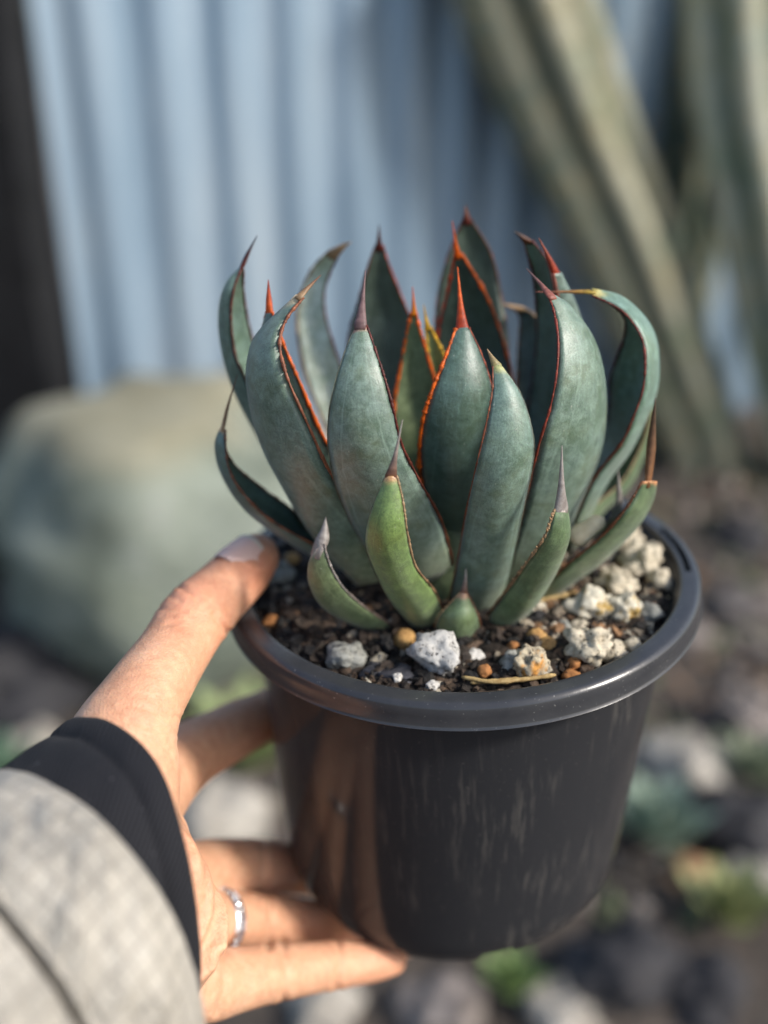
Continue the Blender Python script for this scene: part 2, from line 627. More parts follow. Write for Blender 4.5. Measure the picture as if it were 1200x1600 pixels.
# ------------------------------------------------------------------ corrugated fence
FL = PY(88, 300, 1.78)
YAW = rad(27)
fence = empty('corrugated_fence', (FL.x, FL.y, 0))
fence.rotation_euler = (0, 0, YAW)
tag(fence, 'blue-grey corrugated iron fence behind the boulder and the cacti', 'fence')
PITCHF = 0.118
for s in range(5):
    ncor = 7
    n = ncor * 14 + 1
    vv, ff = [], []
    for side, dy in ((0, 0.0), (1, 0.0012)):
        for i in range(n):
            x = i / 14 * PITCHF
            ph = (i / 14) * 2 * math.pi
            y = 0.011 * math.tanh(1.5 * math.sin(ph)) / math.tanh(1.5)
            for z in (-0.02, 0.6, 1.2, 1.85):
                vv.append((x, y + dy, z))
    nh = 4
    for side in (0, 1):
        b = side * n * nh
        for i in range(n - 1):
            for k in range(nh - 1):
                q = (b + i * nh + k, b + (i + 1) * nh + k, b + (i + 1) * nh + k + 1, b + i * nh + k + 1)
                ff.append(q if side == 0 else q[::-1])
    sh = link('sheet', mesh('sheet', vv, ff), M['iron'], fence)
    sh.location = (s * PITCHF * (ncor - 0.0) + 0.0, -0.003 * (s % 2), 0)
for zz in (0.35, 1.0, 1.6):
    bm = bmesh.new()
    bmesh.ops.create_cube(bm, size=1)
    bmesh.ops.scale(bm, vec=(4.1, 0.05, 0.08), verts=bm.verts)
    bmesh.ops.bevel(bm, geom=bm.edges, offset=0.004, segments=1)
    me = bpy.data.meshes.new('rail')
    bm.to_mesh(me)
    bm.free()
    r_ = link('rail', me, M['dark_timber'], fence)
    r_.location = (2.06, 0.05, zz)

# black post added to stand in for the shade past the fence end
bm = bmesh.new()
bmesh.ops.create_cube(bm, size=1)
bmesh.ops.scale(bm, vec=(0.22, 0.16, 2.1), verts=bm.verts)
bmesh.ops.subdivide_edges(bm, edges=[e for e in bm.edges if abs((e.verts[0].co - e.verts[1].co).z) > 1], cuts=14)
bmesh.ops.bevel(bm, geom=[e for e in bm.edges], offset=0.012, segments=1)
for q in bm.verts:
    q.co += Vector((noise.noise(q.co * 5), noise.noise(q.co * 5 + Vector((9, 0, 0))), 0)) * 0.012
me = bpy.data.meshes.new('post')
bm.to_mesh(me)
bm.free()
post = link('shade_post', me, M['dark_timber'])
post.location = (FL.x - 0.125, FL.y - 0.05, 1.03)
tag(post, 'nearly black post standing in for the shade at the end of the corrugated fence', 'post')
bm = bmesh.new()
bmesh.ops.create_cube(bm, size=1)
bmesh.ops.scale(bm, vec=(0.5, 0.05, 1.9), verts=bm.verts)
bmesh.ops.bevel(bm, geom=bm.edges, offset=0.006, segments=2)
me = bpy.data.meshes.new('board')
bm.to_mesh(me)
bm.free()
bd = link('shade_board', me, M['dark_timber'])  # board added to carry the painted shade on past the post
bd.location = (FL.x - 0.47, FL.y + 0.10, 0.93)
tag(bd, 'wide black board standing in for the shade beyond the dark post', 'board')

# ------------------------------------------------------------------ boulder
def rock_obj(name, loc, size, seed, mat, label, cat='stone', group=None, sub=3, rough=0.3, rot=0.0, sink=0.25):
    v, f = rock_vf(size, seed, sub, rough)
    o = link(name, mesh(name, v, f), M[mat])
    o.location = (loc[0], loc[1], loc[2] + size[2] * (1 - 2 * sink) if False else loc[2])
    o.rotation_euler = (0, 0, rot)
    return tag(o, label, cat, group)


bp = PY(246, 850, 1.38)
v, f = rock_vf((0.245, 0.20, 0.265), 5, 4, 0.24, 1.1)
v = [Vector((q.x, q.y, min(q.z, 0.215 + 0.15 * (q.z - 0.215)))) for q in v]
bo = link('boulder', mesh('boulder', v, f), M['boulder'])
bo.location = (bp.x, 1.40, 0.225)
tag(bo, 'large grey-green boulder with an ochre flat top beside the dark post', 'boulder')
rock_obj('garden_rock', (bp.x + 0.25, 1.60, 0.15), (0.09, 0.09, 0.20), 8, 'pale_stone', 'pale upright rock leaning on the right flank of the boulder', 'rock', rough=0.25)

# ------------------------------------------------------------------ cacti
def cactus(name, pts, rads, ribs, phase, label, group, spiny=True, ridge=(0.40, 0.39, 0.29), groove=(0.035, 0.055, 0.035), depth=0.40):
    root = empty(name, pts[0])
    tag(root, label, 'cactus', group)
    n = 40
    C = catmull([tuple(p) for p in pts], n)
    R = catmull([(r, 0) for r in rads], n)[:, 0]
    seg = ribs * 10
    vv, cc = [], []
    P = [Vector(p) for p in C]
    t0 = (P[1] - P[0]).normalized()
    nx = t0.cross(Vector((0, 1, 0))).normalized()
    areoles = []
    for i in range(n):
        tt = (P[min(i + 1, n - 1)] - P[max(i - 1, 0)]).normalized()
        nx = (nx - tt * nx.dot(tt)).normalized()
        ny = tt.cross(nx)
        for k in range(seg):
            a = 2 * math.pi * k / seg
            w = abs(math.sin(0.5 * ribs * a))
            prof = w ** 0.7
            rr = R[i] * (1 - depth + depth * prof)
            rr *= 1 + 0.02 * noise.noise(P[i] * 20 + Vector((k * .2, 0, 0)))
            p = P[i] + (nx * math.cos(a + phase) + ny * math.sin(a + phase)) * rr
            vv.append(p - pts[0])
            cc.append([groove[j] + (ridge[j] - groove[j]) * max(0, prof - 0.35) / 0.65 for j in range(3)])
        if i % 2 == 0:
            for r in range(ribs):
                a = 2 * math.pi * (r + 0.5) / ribs + phase
                d = nx * math.cos(a) + ny * math.sin(a)
                areoles.append((P[i] + d * R[i] - pts[0], d, tt))
    ff = []
    for i in range(n - 1):
        for k in range(seg):
            k2 = (k + 1) % seg
            ff.append((i * seg + k, i * seg + k2, (i + 1) * seg + k2, (i + 1) * seg + k))
    ff.append(tuple((n - 1) * seg + k for k in range(seg)))
    ff.append(tuple(range(seg - 1, -1, -1)))
    link('stem', mesh('stem', vv, ff, cols=cc), M['cactus'], root)
    if spiny:
        parts = []
        rnd = random.Random(3)
        for p, d, tt in areoles:
            for s in range(4):
                dd = (d + Vector((rnd.uniform(-.7, .7), rnd.uniform(-.7, .7), rnd.uniform(-.7, .7)))).normalized()
                parts.append(tube([p - d * .002, p + dd * 0.012, p + dd * 0.024], [0.0011, 0.0008, 0.0001], 4))
        V_, F_ = joinvf(parts)
        sp = link('spines', mesh('spines', V_, F_), M['straw'], root)
        tag(sp, kind='stuff')
    return root


def gz(x, y):
    return ground_h(x, y)


b0 = PG(1120, 800)
cg = 'tall columnar cacti in front of the fence'
cactus('columnar_cactus', [PY(1120, 735, 2.22) + Vector((0, 0, -.05)), PY(1085, 660, 2.20), PY(1030, 520, 2.17), PY(974, 370, 2.13), PY(890, 180, 2.09), PY(818, 0, 2.05), PY(760, -170, 2.0)],
       [0.092, 0.094, 0.098, 0.104, 0.112, 0.118, 0.10], 6, 0.3, 'thick ribbed columnar cactus leaning towards the fence sheets', cg)
cactus('columnar_cactus', [Vector((1.0, 2.15, -0.02)), PY(1235, 560, 2.13), PY(1190, 300, 2.1), PY(1160, 100, 2.1), PY(1150, -160, 2.1)],
       [0.09, 0.095, 0.105, 0.11, 0.10], 6, 0.9, 'upright pale-ribbed columnar cactus standing apart from the leaning one', cg,
       ridge=(0.50, 0.50, 0.40), groove=(0.06, 0.11, 0.08))
x3 = PY(1078, 300, 2.36).x
cactus('columnar_cactus', [Vector((x3, 2.36, -0.02)), Vector((x3 - .005, 2.36, 0.4)), Vector((x3 + .005, 2.36, 0.8)), Vector((x3, 2.36, 1.15))],
       [0.078, 0.084, 0.086, 0.08], 8, 0.1, 'dark teal columnar cactus standing between and behind the two paler ones', cg,
       ridge=(0.10, 0.14, 0.12), groove=(0.025, 0.05, 0.045))

# ------------------------------------------------------------------ garden floor: gravel, rocks, low plants
rnd = random.Random(11)
parts, cols = [], []
pal = [(0.14, 0.11, 0.095), (0.20, 0.17, 0.15), (0.07, 0.055, 0.048), (0.035, 0.03, 0.026), (0.30, 0.26, 0.22), (0.18, 0.11, 0.065), (0.10, 0.09, 0.09), (0.10, 0.12, 0.06)]
for k in range(5200):
    y = rnd.uniform(0.85, 2.6)
    x = rnd.uniform(-0.75, 0.95) * (0.5 + y / 2.3)
    s = rnd.choice((0.004, 0.006, 0.008, 0.011, 0.016))
    v, f = ICO[1]
    of = Vector((k * 1.7, 0, 0))
    sz = Vector((s * rnd.uniform(.7, 1.4), s * rnd.uniform(.7, 1.4), s * rnd.uniform(.5, 1)))
    p = Vector((x, y, gz(x, y) + sz.z * 0.4))
    parts.append(([p + Vector((q.x * sz.x, q.y * sz.y, q.z * sz.z)) * (1 + 0.5 * noise.noise(q * 1.5 + of)) for q in v], f))
    cols += [rnd.choice(pal)] * len(v)
V_, F_ = joinvf(parts)
tag(link('gravel', mesh('gravel', V_, F_, cols=cols), M['grain']), 'loose gravel and clods covering the garden bed', 'gravel', kind='stuff')

spots = [  # pixel of the base, half size (m), material, label
    (1065, 1000, .050, 'far_stone', 'mauve-grey garden stone at the foot of the leaning cactus'),
    (1150, 850, .075, 'dark_stone', 'dark rounded stone below the upright cactus'),
    (1160, 960, .060, 'far_stone', 'grey-brown garden stone next to the dark rounded stone'),
    (1075, 1215, .075, 'pale_stone', 'large cream stone lying flat beside the teal rosette'),
    (1165, 1130, .055, 'far_stone', 'brown-grey stone between cream stone and cactus bed'),
    (1150, 1300, .070, 'dark_stone', 'black angular stone beyond the cream stone'),
    (1075, 1380, .036, 'rust_stone', 'rust-orange stone among the small rosettes'),
    (1180, 1385, .040, 'pale_stone', 'small cream stone beside the olive rosette'),
    (960, 1530, .075, 'dark_stone', 'blue-black slab lying below the pot'),
    (880, 1600, .045, 'pale_stone', 'pale grey stone at the edge of the blue-black slab'),
    (1100, 1560, .055, 'dark_stone', 'black stone in front of the olive rosette'),
    (505, 1585, .048, 'pale_stone', 'whitish stone on the soil below the little finger'),
    (690, 1585, .050, 'far_stone', 'brown stone on the soil under the pot'),
    (345, 1290, .075, 'pale_stone', 'pale flat stone seen between the index and middle finger'),
    (60, 1195, .060, 'pale_stone', 'pale stone near the left foot of the boulder'),
    (5, 1090, .170, 'dark_stone', 'big black rock standing in for the shade at the left foot of the boulder'),  # black rock added where the boulder's foot lies in shade
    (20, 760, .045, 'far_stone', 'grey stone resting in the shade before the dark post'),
]
for i, (px, py, s, mt, lab) in enumerate(spots):
    g = PG(px, py)
    s *= 0.8
    r_ = rock_obj('garden_stone', (g.x, g.y, s * 0.30), (s, s * 0.85, s * 0.62), 40 + i, mt, lab, 'stone', 'stones lying about the garden bed', sub=4, rough=0.55, rot=i * 1.3)


def rosette(px, py, size, n, c1, c2, label, seed):
    g = PG(px, py)
    root = empty('succulent_rosette', (g.x, g.y, 0.0))
    tag(root, label, 'succulent', 'small succulents in the garden bed')
    rnd = random.Random(seed)
    protos = []
    nu, nv = 7, 9
    vv, cc, ff = [], [], []
    for side in (1, -1):
        for j in range(nv):
            tt = j / (nv - 1)
            w = 0.30 * math.sin(math.pi * (0.12 + 0.88 * tt) ** 0.8) ** 0.9 * (1 - 0.1 * tt) + 0.01
            for i in range(nu):
                u = i / (nu - 1) * 2 - 1
                th = 0.05 * (1 - u * u) * (1 - tt * 0.7)
                vv.append((tt, u * w, 0.25 * w * u * u + 0.35 * tt * tt + side * th))
                cc.append([c1[k] + (c2[k] - c1[k]) * tt for k in range(3)])
    for s in (0, 1):
        b = s * nu * nv
        for j in range(nv - 1):
            for i in range(nu - 1):
                q = (b + j * nu + i, b + j * nu + i + 1, b + (j + 1) * nu + i + 1, b + (j + 1) * nu + i)
                ff.append(q if s == 0 else q[::-1])
    me = mesh('leaf', vv, ff, cols=cc)
    for k in range(n):
        o = link('leaf', me, None, root)
        if not me.materials: me.materials.append(M['cactus'])
        el = 0.15 + 1.1 * k / n
        o.scale = [size * (1.0 - 0.55 * k / n)] * 3
        o.rotation_euler = (0, -el, k * 2.39996 + rnd.uniform(-.15, .15))
        o.location = (0, 0, 0.02 + 0.01 * k / n)


rosette(1015, 1320, 0.085, 24, (0.10, 0.17, 0.13), (0.22, 0.32, 0.27), 'teal succulent rosette growing next to the large cream stone', 1)
rosette(1135, 1450, 0.070, 22, (0.12, 0.15, 0.05), (0.30, 0.33, 0.13), 'olive-yellow succulent rosette by the rust-orange stone', 2)
rosette(795, 1560, 0.045, 20, (0.09, 0.18, 0.04), (0.18, 0.30, 0.09), 'small bright green rosette on the soil under the pot', 3)
rosette(1175, 1235, 0.075, 20, (0.10, 0.13, 0.08), (0.20, 0.25, 0.17), 'grey-green rosette behind the black angular stone', 4)
rosette(395, 1195, 0.12, 26, (0.13, 0.19, 0.06), (0.26, 0.33, 0.14), 'leafy light green rosette seen above the pale flat stone', 5)
rosette(15, 1235, 0.07, 22, (0.03, 0.10, 0.07), (0.08, 0.20, 0.14), 'deep green rosette by the pale stone left of the cuff', 6)

# ------------------------------------------------------------------ the pot
R0 = PD(719, 880, 0.309)
YA = R0.y
AX = Vector((-0.051, -0.008, 1)).normalized()
q_tilt = Vector((0, 0, 1)).rotation_difference(AX)
pot = empty('plant_pot', R0 - AX * 0.110)
pot.rotation_mode = 'QUATERNION'
pot.rotation_quaternion = q_tilt
tag(pot, 'glossy black round plastic nursery pot held in the hand', 'pot')
POTM = Matrix.Translation(R0) @ q_tilt.to_matrix().to_4x4()      # rim-centre frame
HB = 0.100


def lathe(profile, seg=192, closed=False):
    vv, ff = [], []
    for (r, z) in profile:
        for k in range(seg):
            a = 2 * math.pi * k / seg
            vv.append(Vector((r * math.cos(a), r * math.sin(a), z)))
    m = len(profile)
    for i in range(m - 1 if not closed else m):
        i2 = (i + 1) % m
        for k in range(seg):
            k2 = (k + 1) % seg
            ff.append((i * seg + k, i * seg + k2, i2 * seg + k2, i2 * seg + k))
    return vv, ff


mm = 0.001
prof = [(62.2, -7.0), (61.8, -14), (61.3, -26), (60.2, -45), (58.8, -65), (57.3, -84), (56.4, -96), (55.4, -102.5), (53.6, -107.0), (51.0, -109.4), (48.0, -110.4), (45.0, -109.8), (44.2, -107.5), (0.5, -106.5)]
vv, ff = lathe([(r * mm, (z + 110) * mm) for r, z in prof])
for i, q in enumerate(vv):
    if q.z < 0.0036 and math.hypot(q.x, q.y) > 0.0440:
        a = math.degrees(math.atan2(q.y, q.x)) % 360
        for c0 in (282, 342, 42, 102, 162, 222):
            if abs((a - c0 + 180) % 360 - 180) < 5.5:
                q.z += 0.0034 * (1 - q.z / 0.006)
inner = [(42.0, -105.0), (53.0, -102.0), (56.0, -84.0), (58.8, -45.0), (60.6, -20.0), (62.2, -4.0), (64.2, -2.6)]
v2, f2 = lathe([(r * mm, (z + 110) * mm) for r, z in inner])
f2 = [q[::-1] for q in f2]
V_, F_ = joinvf([(vv, ff), (v2, f2)])
for q in V_:
    q.x -= 0.005 * (0.110 - q.z) / 0.1      # the hand squeezes the soft pot a little askew
link('body', mesh('body', V_, F_), M['pot'], pot)
# rim: rolled collar with slots for hanging wires
rp = [(64.0, -3.0), (64.05, -0.5), (64.2, -0.15), (64.6, 0.0), (65.6, 0.02), (67.5, 0.0), (68.6, -0.05), (69.0, -0.2), (69.75, -0.95), (69.95, -1.3), (70.1, -3.6), (70.25, -6.2), (70.45, -6.6), (70.75, -6.95), (70.5, -7.3), (69.9, -7.5), (69.2, -7.4), (66.0, -7.2), (62.2, -7.0)]
bm = bmesh.new()
vv, ff = lathe([(r * mm, (z + 110) * mm) for r, z in rp])
bv = [bm.verts.new(q) for q in vv]
for q in ff:
    bm.faces.new([bv[i] for i in q])
bm.faces.ensure_lookup_table()
for c0, hw in ((3.5, 12), (183.5, 12)):
    sel = []
    for fc in bm.faces:
        ce = fc.calc_center_median()
        r_ = math.hypot(ce.x, ce.y)
        a = math.degrees(math.atan2(ce.y, ce.x)) % 360
        if ce.z > 0.1095 and 0.0656 < r_ < 0.0675 and abs((a - c0 + 180) % 360 - 180) < hw:
            sel.append(fc)
    ret = bmesh.ops.extrude_face_region(bm, geom=sel)
    ex = [g for g in ret['geom'] if isinstance(g, bmesh.types.BMVert)]
    bmesh.ops.delete(bm, geom=sel, context='FACES_ONLY')
    bmesh.ops.translate(bm, vec=(0, 0, -0.005), verts=ex)
me = bpy.data.meshes.new('rim')
bm.to_mesh(me)
bm.free()
me.polygons.foreach_set('use_smooth', [True] * len(me.polygons))
me.set_sharp_from_angle(angle=rad(50))
link('rim', me, M['rim'], pot)

# ------------------------------------------------------------------ potting mix
SOILZ = -0.0065


def soil_h(x, y):               # height of the mix in the rim frame
    r = math.hypot(x, y)
    p = Vector((x, y, 0))
    h = SOILZ + 0.0022 * noise.noise(p * 90) + 0.0012 * noise.noise(p * 260) + 0.002 * (1 - (r / 0.06) ** 2)
    return h - 0.006 * max(0.0, (0.8 * y + 0.6 * x) / 0.06 - 0.55)


def on_soil(px, py):
    """hit of the pixel ray on the mix, in the rim frame"""
    r = ray(px, py)
    Mi = POTM.inverted()
    o = Mi @ CAM
    d = Mi.to_3x3() @ r
    z = SOILZ
    for _ in range(6):
        p = o + d * ((z - o.z) / d.z)
        z = soil_h(p.x, p.y)
    return Vector((p.x, p.y, z))


vv, ff = [], []
nr, ns = 34, 110
for i in range(nr + 1):
    r = 0.0618 * i / nr
    for k in range(ns):
        a = 2 * math.pi * k / ns
        x, y = r * math.cos(a), r * math.sin(a)
        vv.append(Vector((x, y, soil_h(x, y))))
for i in range(nr):
    for k in range(ns):
        k2 = (k + 1) % ns
        ff.append((i * ns + k, i * ns + k2, (i + 1) * ns + k2, (i + 1) * ns + k))
rnd = random.Random(4)
parts = [(vv, ff)]
cols = [(0.022, 0.016, 0.012)] * len(vv)
dark = [(0.010, 0.008, 0.006), (0.020, 0.014, 0.010), (0.045, 0.030, 0.020), (0.03, 0.019, 0.012), (0.013, 0.012, 0.012), (0.075, 0.048, 0.030)]
lite = [(0.24, 0.13, 0.06), (0.34, 0.30, 0.23), (0.22, 0.18, 0.13), (0.42, 0.38, 0.30), (0.14, 0.08, 0.045), (0.30, 0.25, 0.18)]
for k in range(6500):
    r = 0.0612 * math.sqrt(rnd.random())
    a = rnd.uniform(0, 2 * math.pi)
    x, y = r * math.cos(a), r * math.sin(a)
    lr = x > 0.015
    s = min(0.0034, 0.00035 + abs(rnd.gauss(0.0005, 0.0007)))
    if r + s > 0.0615: continue
    is_l = rnd.random() < (0.36 if lr else 0.12)
    if is_l and not lr: s *= 0.8
    colr = rnd.choice(lite) if is_l else rnd.choice(dark)
    v, f = ICO[1] if s < 0.0012 else ICO[2]
    sz = Vector((s * rnd.uniform(.6, 1.8), s * rnd.uniform(.6, 1.3), s * rnd.uniform(.4, 1.0)))
    rot = Matrix.Rotation(rnd.uniform(0, 6.3), 3, 'Z') @ Matrix.Rotation(rnd.gauss(0, .5), 3, 'X')
    p = Vector((x, y, soil_h(x, y) + sz.z * rnd.uniform(.1, .9)))
    of = Vector((k * 1.3, 5, 0))
    parts.append(([p + rot @ (Vector((q.x * sz.x, q.y * sz.y, q.z * sz.z)) * (1 + 0.6 * noise.noise(q * 1.4 + of) + 0.5 * noise.noise(q * 3.6 + of))) for q in v], f))
    g_ = rnd.uniform(.7, 1.3)
    cols += [tuple(c * g_ for c in colr)] * len(v)
V_, F_ = joinvf(parts)
mix = link('potting_mix', mesh('potting_mix', V_, F_, smooth=False, cols=cols), M['grain'])
mix.matrix_world = POTM
tag(mix, 'dark crumbly potting mix filling the black pot', 'soil', kind='stuff')

RM3 = q_tilt.to_matrix()


def bit(name, px, py, sx, sy, sz, mat, label, cat='stone', rot=0.0, seed=0, sub=3, rough=0.45, freq=1.2, lift=0.45, group=None):
    p = on_soil(px, py)
    v, f = rock_vf((sx * mm, sy * mm, sz * mm), seed, sub, rough, freq)
    o = link(name, mesh(name, v, f), M[mat])
    o.matrix_world = POTM @ Matrix.Translation(p + Vector((0, 0, sz * mm * lift))) @ Matrix.Rotation(rot, 4, 'Z')
    return tag(o, label, cat, group)


gp = 'stones and grit lying on the potting mix'
bit('pumice_stone', 682, 1042, 5.6, 7.2, 5.6, 'pumice', 'large pitted whitish-grey pumice stone on the mix in front of the tiniest leaf', seed=3, sub=4, rot=0.6, rough=0.5, lift=.6)
bit('grey_stone', 540, 1038, 5.2, 4.4, 4.2, 'grey_stone', 'rough dark grey stone against the rim below the hooked green leaf', seed=14, sub=4)
bit('slate_chip', 588, 1050, 5.2, 3.6, 1.6, 'slate', 'black slaty chip right against the rough dark grey stone', 'chip', seed=5, rot=.4, rough=.6)
bit('slate_chip', 620, 1056, 5.0, 4.0, 1.4, 'slate', 'flat black slaty chip between the other chip and the big pumice stone', 'chip', seed=6, rot=-.5, rough=.6)
bit('pebble', 632, 1005, 3.2, 3.2, 2.8, 'ochre', 'round ochre pebble behind the big pumice stone', seed=7, rough=.25)
bit('perlite_grain', 621, 1067, 1.2, 1.2, 1.2, 'perlite', 'tiny white grain beside the flat black chip', 'grain', seed=8, rough=.8, lift=1.4)
bit('perlite_grain', 676, 1080, 1.5, 1.2, 1.1, 'perlite', 'white oval grain at the foot of the big pumice stone, touching the rim', 'grain', seed=9, rough=.8, lift=1.6)
bit('perlite_grain', 711, 1025, 1.3, 1.3, 1.3, 'perlite', 'small white grain to the right of the big pumice stone', 'grain', seed=10, rough=.8, lift=.8)
bit('perlite_grain', 737, 1033, 2.2, 1.9, 1.8, 'perlite', 'larger dull white grain to the right of the tiniest leaf', 'grain', seed=11, rough=.8, lift=.6)
bit('pebble', 438, 905, 4.5, 4.5, 4.0, 'grey_stone', 'grey pebble beside the thumb tip', seed=12)
bit('pebble', 838, 1002, 2.7, 2.7, 2.6, 'ochre', 'upper of two touching round amber pebbles', seed=13, rough=.2, lift=.45)
bit('pebble', 854, 1015, 2.6, 2.6, 2.4, 'ochre', 'lower of two touching round amber pebbles', seed=15, rough=.2, lift=.45)
bit('clinker_stone', 828, 1053, 4.2, 3.6, 4.4, 'ochre_grey', 'crusty tan and orange lump behind the straws', seed=16, sub=4, rough=.55, freq=1.5, lift=.7)
bit('grey_stone', 797, 1042, 2.4, 4.8, 2.6, 'grey_stone', 'narrow grey stone leaning on the crusty orange lump', seed=17, rot=-.5, lift=.4)
bit('clay_bead', 757, 1056, 1.9, 1.7, 1.8, 'orange', 'orange bead of clay next to the narrow grey stone', 'bead', seed=18, rough=.3, lift=1.1)
bit('clay_bead', 803, 1017, 1.7, 1.5, 1.6, 'orange', 'orange bead of clay behind the narrow grey stone', 'bead', seed=19, rough=.3, lift=1.1)
bit('clay_bead', 897, 1047, 1.7, 1.7, 1.7, 'orange', 'reddish bead of clay left of the folded cream stone', 'bead', seed=20, rough=.3, lift=1.1)
bit('clay_bead', 892, 1064, 2.1, 1.6, 1.5, 'orange', 'orange bead of clay touching the rim by the straws', 'bead', seed=21, rough=.3, lift=1.2)
bit('cream_stone', 918, 1026, 5.6, 4.6, 4.6, 'cream_stone', 'folded cream stone near the rim right of the amber pebbles', seed=22, sub=4, rough=.6, freq=1.5, rot=-.6, lift=.7)
bit('cream_stone', 955, 1030, 3.6, 3.4, 3.2, 'cream_stone', 'smaller cream stone touching the folded one', seed=23, rough=.5, freq=1.8, lift=.7)
bit('cream_stone', 987, 1022, 3.0, 3.4, 2.8, 'cream_stone', 'plain buff stone beside the rim on the sunlit side', seed=24, rough=.3)
bit('crumbly_stone', 925, 955, 5.8, 5.2, 4.6, 'cream_yellow', 'crumbly whitish lump under the long low leaf', seed=25, sub=4, rough=.55, freq=1.5, lift=.4)
bit('crumbly_stone', 962, 925, 5.0, 5.4, 4.6, 'cream_stone', 'crumbly cream lump behind the yellow-stained one', seed=26, sub=4, rough=.55, freq=1.5, lift=.45)
bit('crumbly_stone', 978, 962, 4.4, 4.4, 4.0, 'cream_yellow', 'white lump with a mustard yellow stain', seed=27, sub=4, rough=.5, freq=1.6, lift=.45)
bit('crumbly_stone', 1003, 890, 5.6, 6.0, 5.0, 'cream_stone', 'knobbly buff lump at the slotted side of the rim', seed=28, sub=4, rough=.6, freq=1.5, lift=.45)
bit('crumbly_stone', 1030, 915, 3.4, 4.2, 3.6, 'cream_stone', 'tan knob between the buff lump and the pot wall', seed=29, rough=.4, lift=.45)
bit('crumbly_stone', 975, 860, 5.2, 6.0, 5.0, 'cream_stone', 'pale lump in the shade of the long low leaf', seed=30, sub=4, rough=.5, freq=1.8, lift=.7)
bit('grey_stone', 1015, 965, 3.6, 3.2, 2.6, 'grey_stone', 'grey-brown stone between the stained lump and the pot wall', seed=31)
bit('clay_bead', 425, 975, 2.6, 2.4, 1.8, 'orange', 'brown-orange bead of clay by the rim under the thumb', 'bead', seed=32, rough=.4)
bit('clay_bead', 458, 880, 2.8, 2.6, 2.2, 'ochre', 'tan bead of clay under the leaf with the dry curled tip', 'bead', seed=33, rough=.4)
bit('pebble', 880, 985, 2.4, 2.2, 2.0, 'grey_stone', 'small grey-brown pebble above the amber pair', seed=34)
bit('pebble', 905, 985, 2.6, 2.4, 2.2, 'cream_stone', 'small buff pebble behind the folded cream stone', seed=35)
bit('bark_chip', 770, 1020, 4.0, 3.0, 1.6, 'soil', 'dark brown bark chip behind the orange bead', 'chip', seed=36, rough=.6)
bit('bark_chip', 860, 1030, 4.6, 2.4, 1.8, 'soil', 'black bark chip right of the crusty orange lump', 'chip', seed=37, rough=.6)


def stick(name, pxs, r, mat, label, cat, lift=0.002):
    pts = [POTM @ (on_soil(x, y) + Vector((0, 0, lift))) for x, y in pxs]
    P = catmull([tuple(p) for p in pts], 24)
    rr = [r * (0.85 + 0.4 * noise.noise(Vector((i * .5, 3, r * 1e4)))) for i in range(24)]
    rr[0] *= .5
    rr[-1] *= .4
    v, f = tube(P, rr, 7)
    o = link(name, mesh(name, v, f), M[mat])
    return tag(o, label, cat)


stick('straw', [(722, 1081), (770, 1083), (820, 1079), (868, 1072)], 0.0007, 'straw', 'longer dry straw lying along the front rim', 'straw', .0035)
stick('straw', [(735, 1076), (790, 1077), (835, 1075)], 0.0006, 'straw', 'shorter dry straw lying behind the longer one', 'straw', .003)
stick('twig', [(828, 950), (865, 944), (900, 935)], 0.0009, 'straw', 'thin brown twig half buried under the low leaf', 'twig')

# ------------------------------------------------------------------ the agave
agave = empty('agave_plant', POTM @ Vector((0, 0, SOILZ)))
tag(agave, 'blue-green agave rosette with orange leaf margins and spines, growing in the black pot', 'plant')
ORG = agave.location.copy()

BLUE = (0.098, 0.154, 0.130)
TEAL = (0.056, 0.098, 0.083)
SHADED = (0.026, 0.046, 0.034)  # leaf green darkened to paint shade on the back leaves
GREEN = (0.110, 0.170, 0.050)
MIDG = (0.080, 0.130, 0.056)
YOUNG = (0.130, 0.180, 0.080)
ORANGE = (0.85, 0.16, 0.012)
AMBER = (0.85, 0.30, 0.02)
YELLOW = (0.80, 0.50, 0.04)
RED = (0.42, 0.045, 0.012)
WINE = (0.15, 0.030, 0.022)
BROWN = (0.20, 0.075, 0.035)
TAN = (0.48, 0.33, 0.19)
SILVER = (0.42, 0.39, 0.37)
MAUVE = (0.24, 0.15, 0.15)
PINK = (0.45, 0.16, 0.12)
HID = (0.20, 0.22, 0.16, 0.14)     # plain thin edge


def lerp3(a, b, k):
    k = max(0.0, min(1.0, k))
    return tuple(a[i] + (b[i] - a[i]) * k for i in range(3))


def to3(pts):
    return [tuple(PY(x, y, YA + d * mm)) for x, y, d in pts]


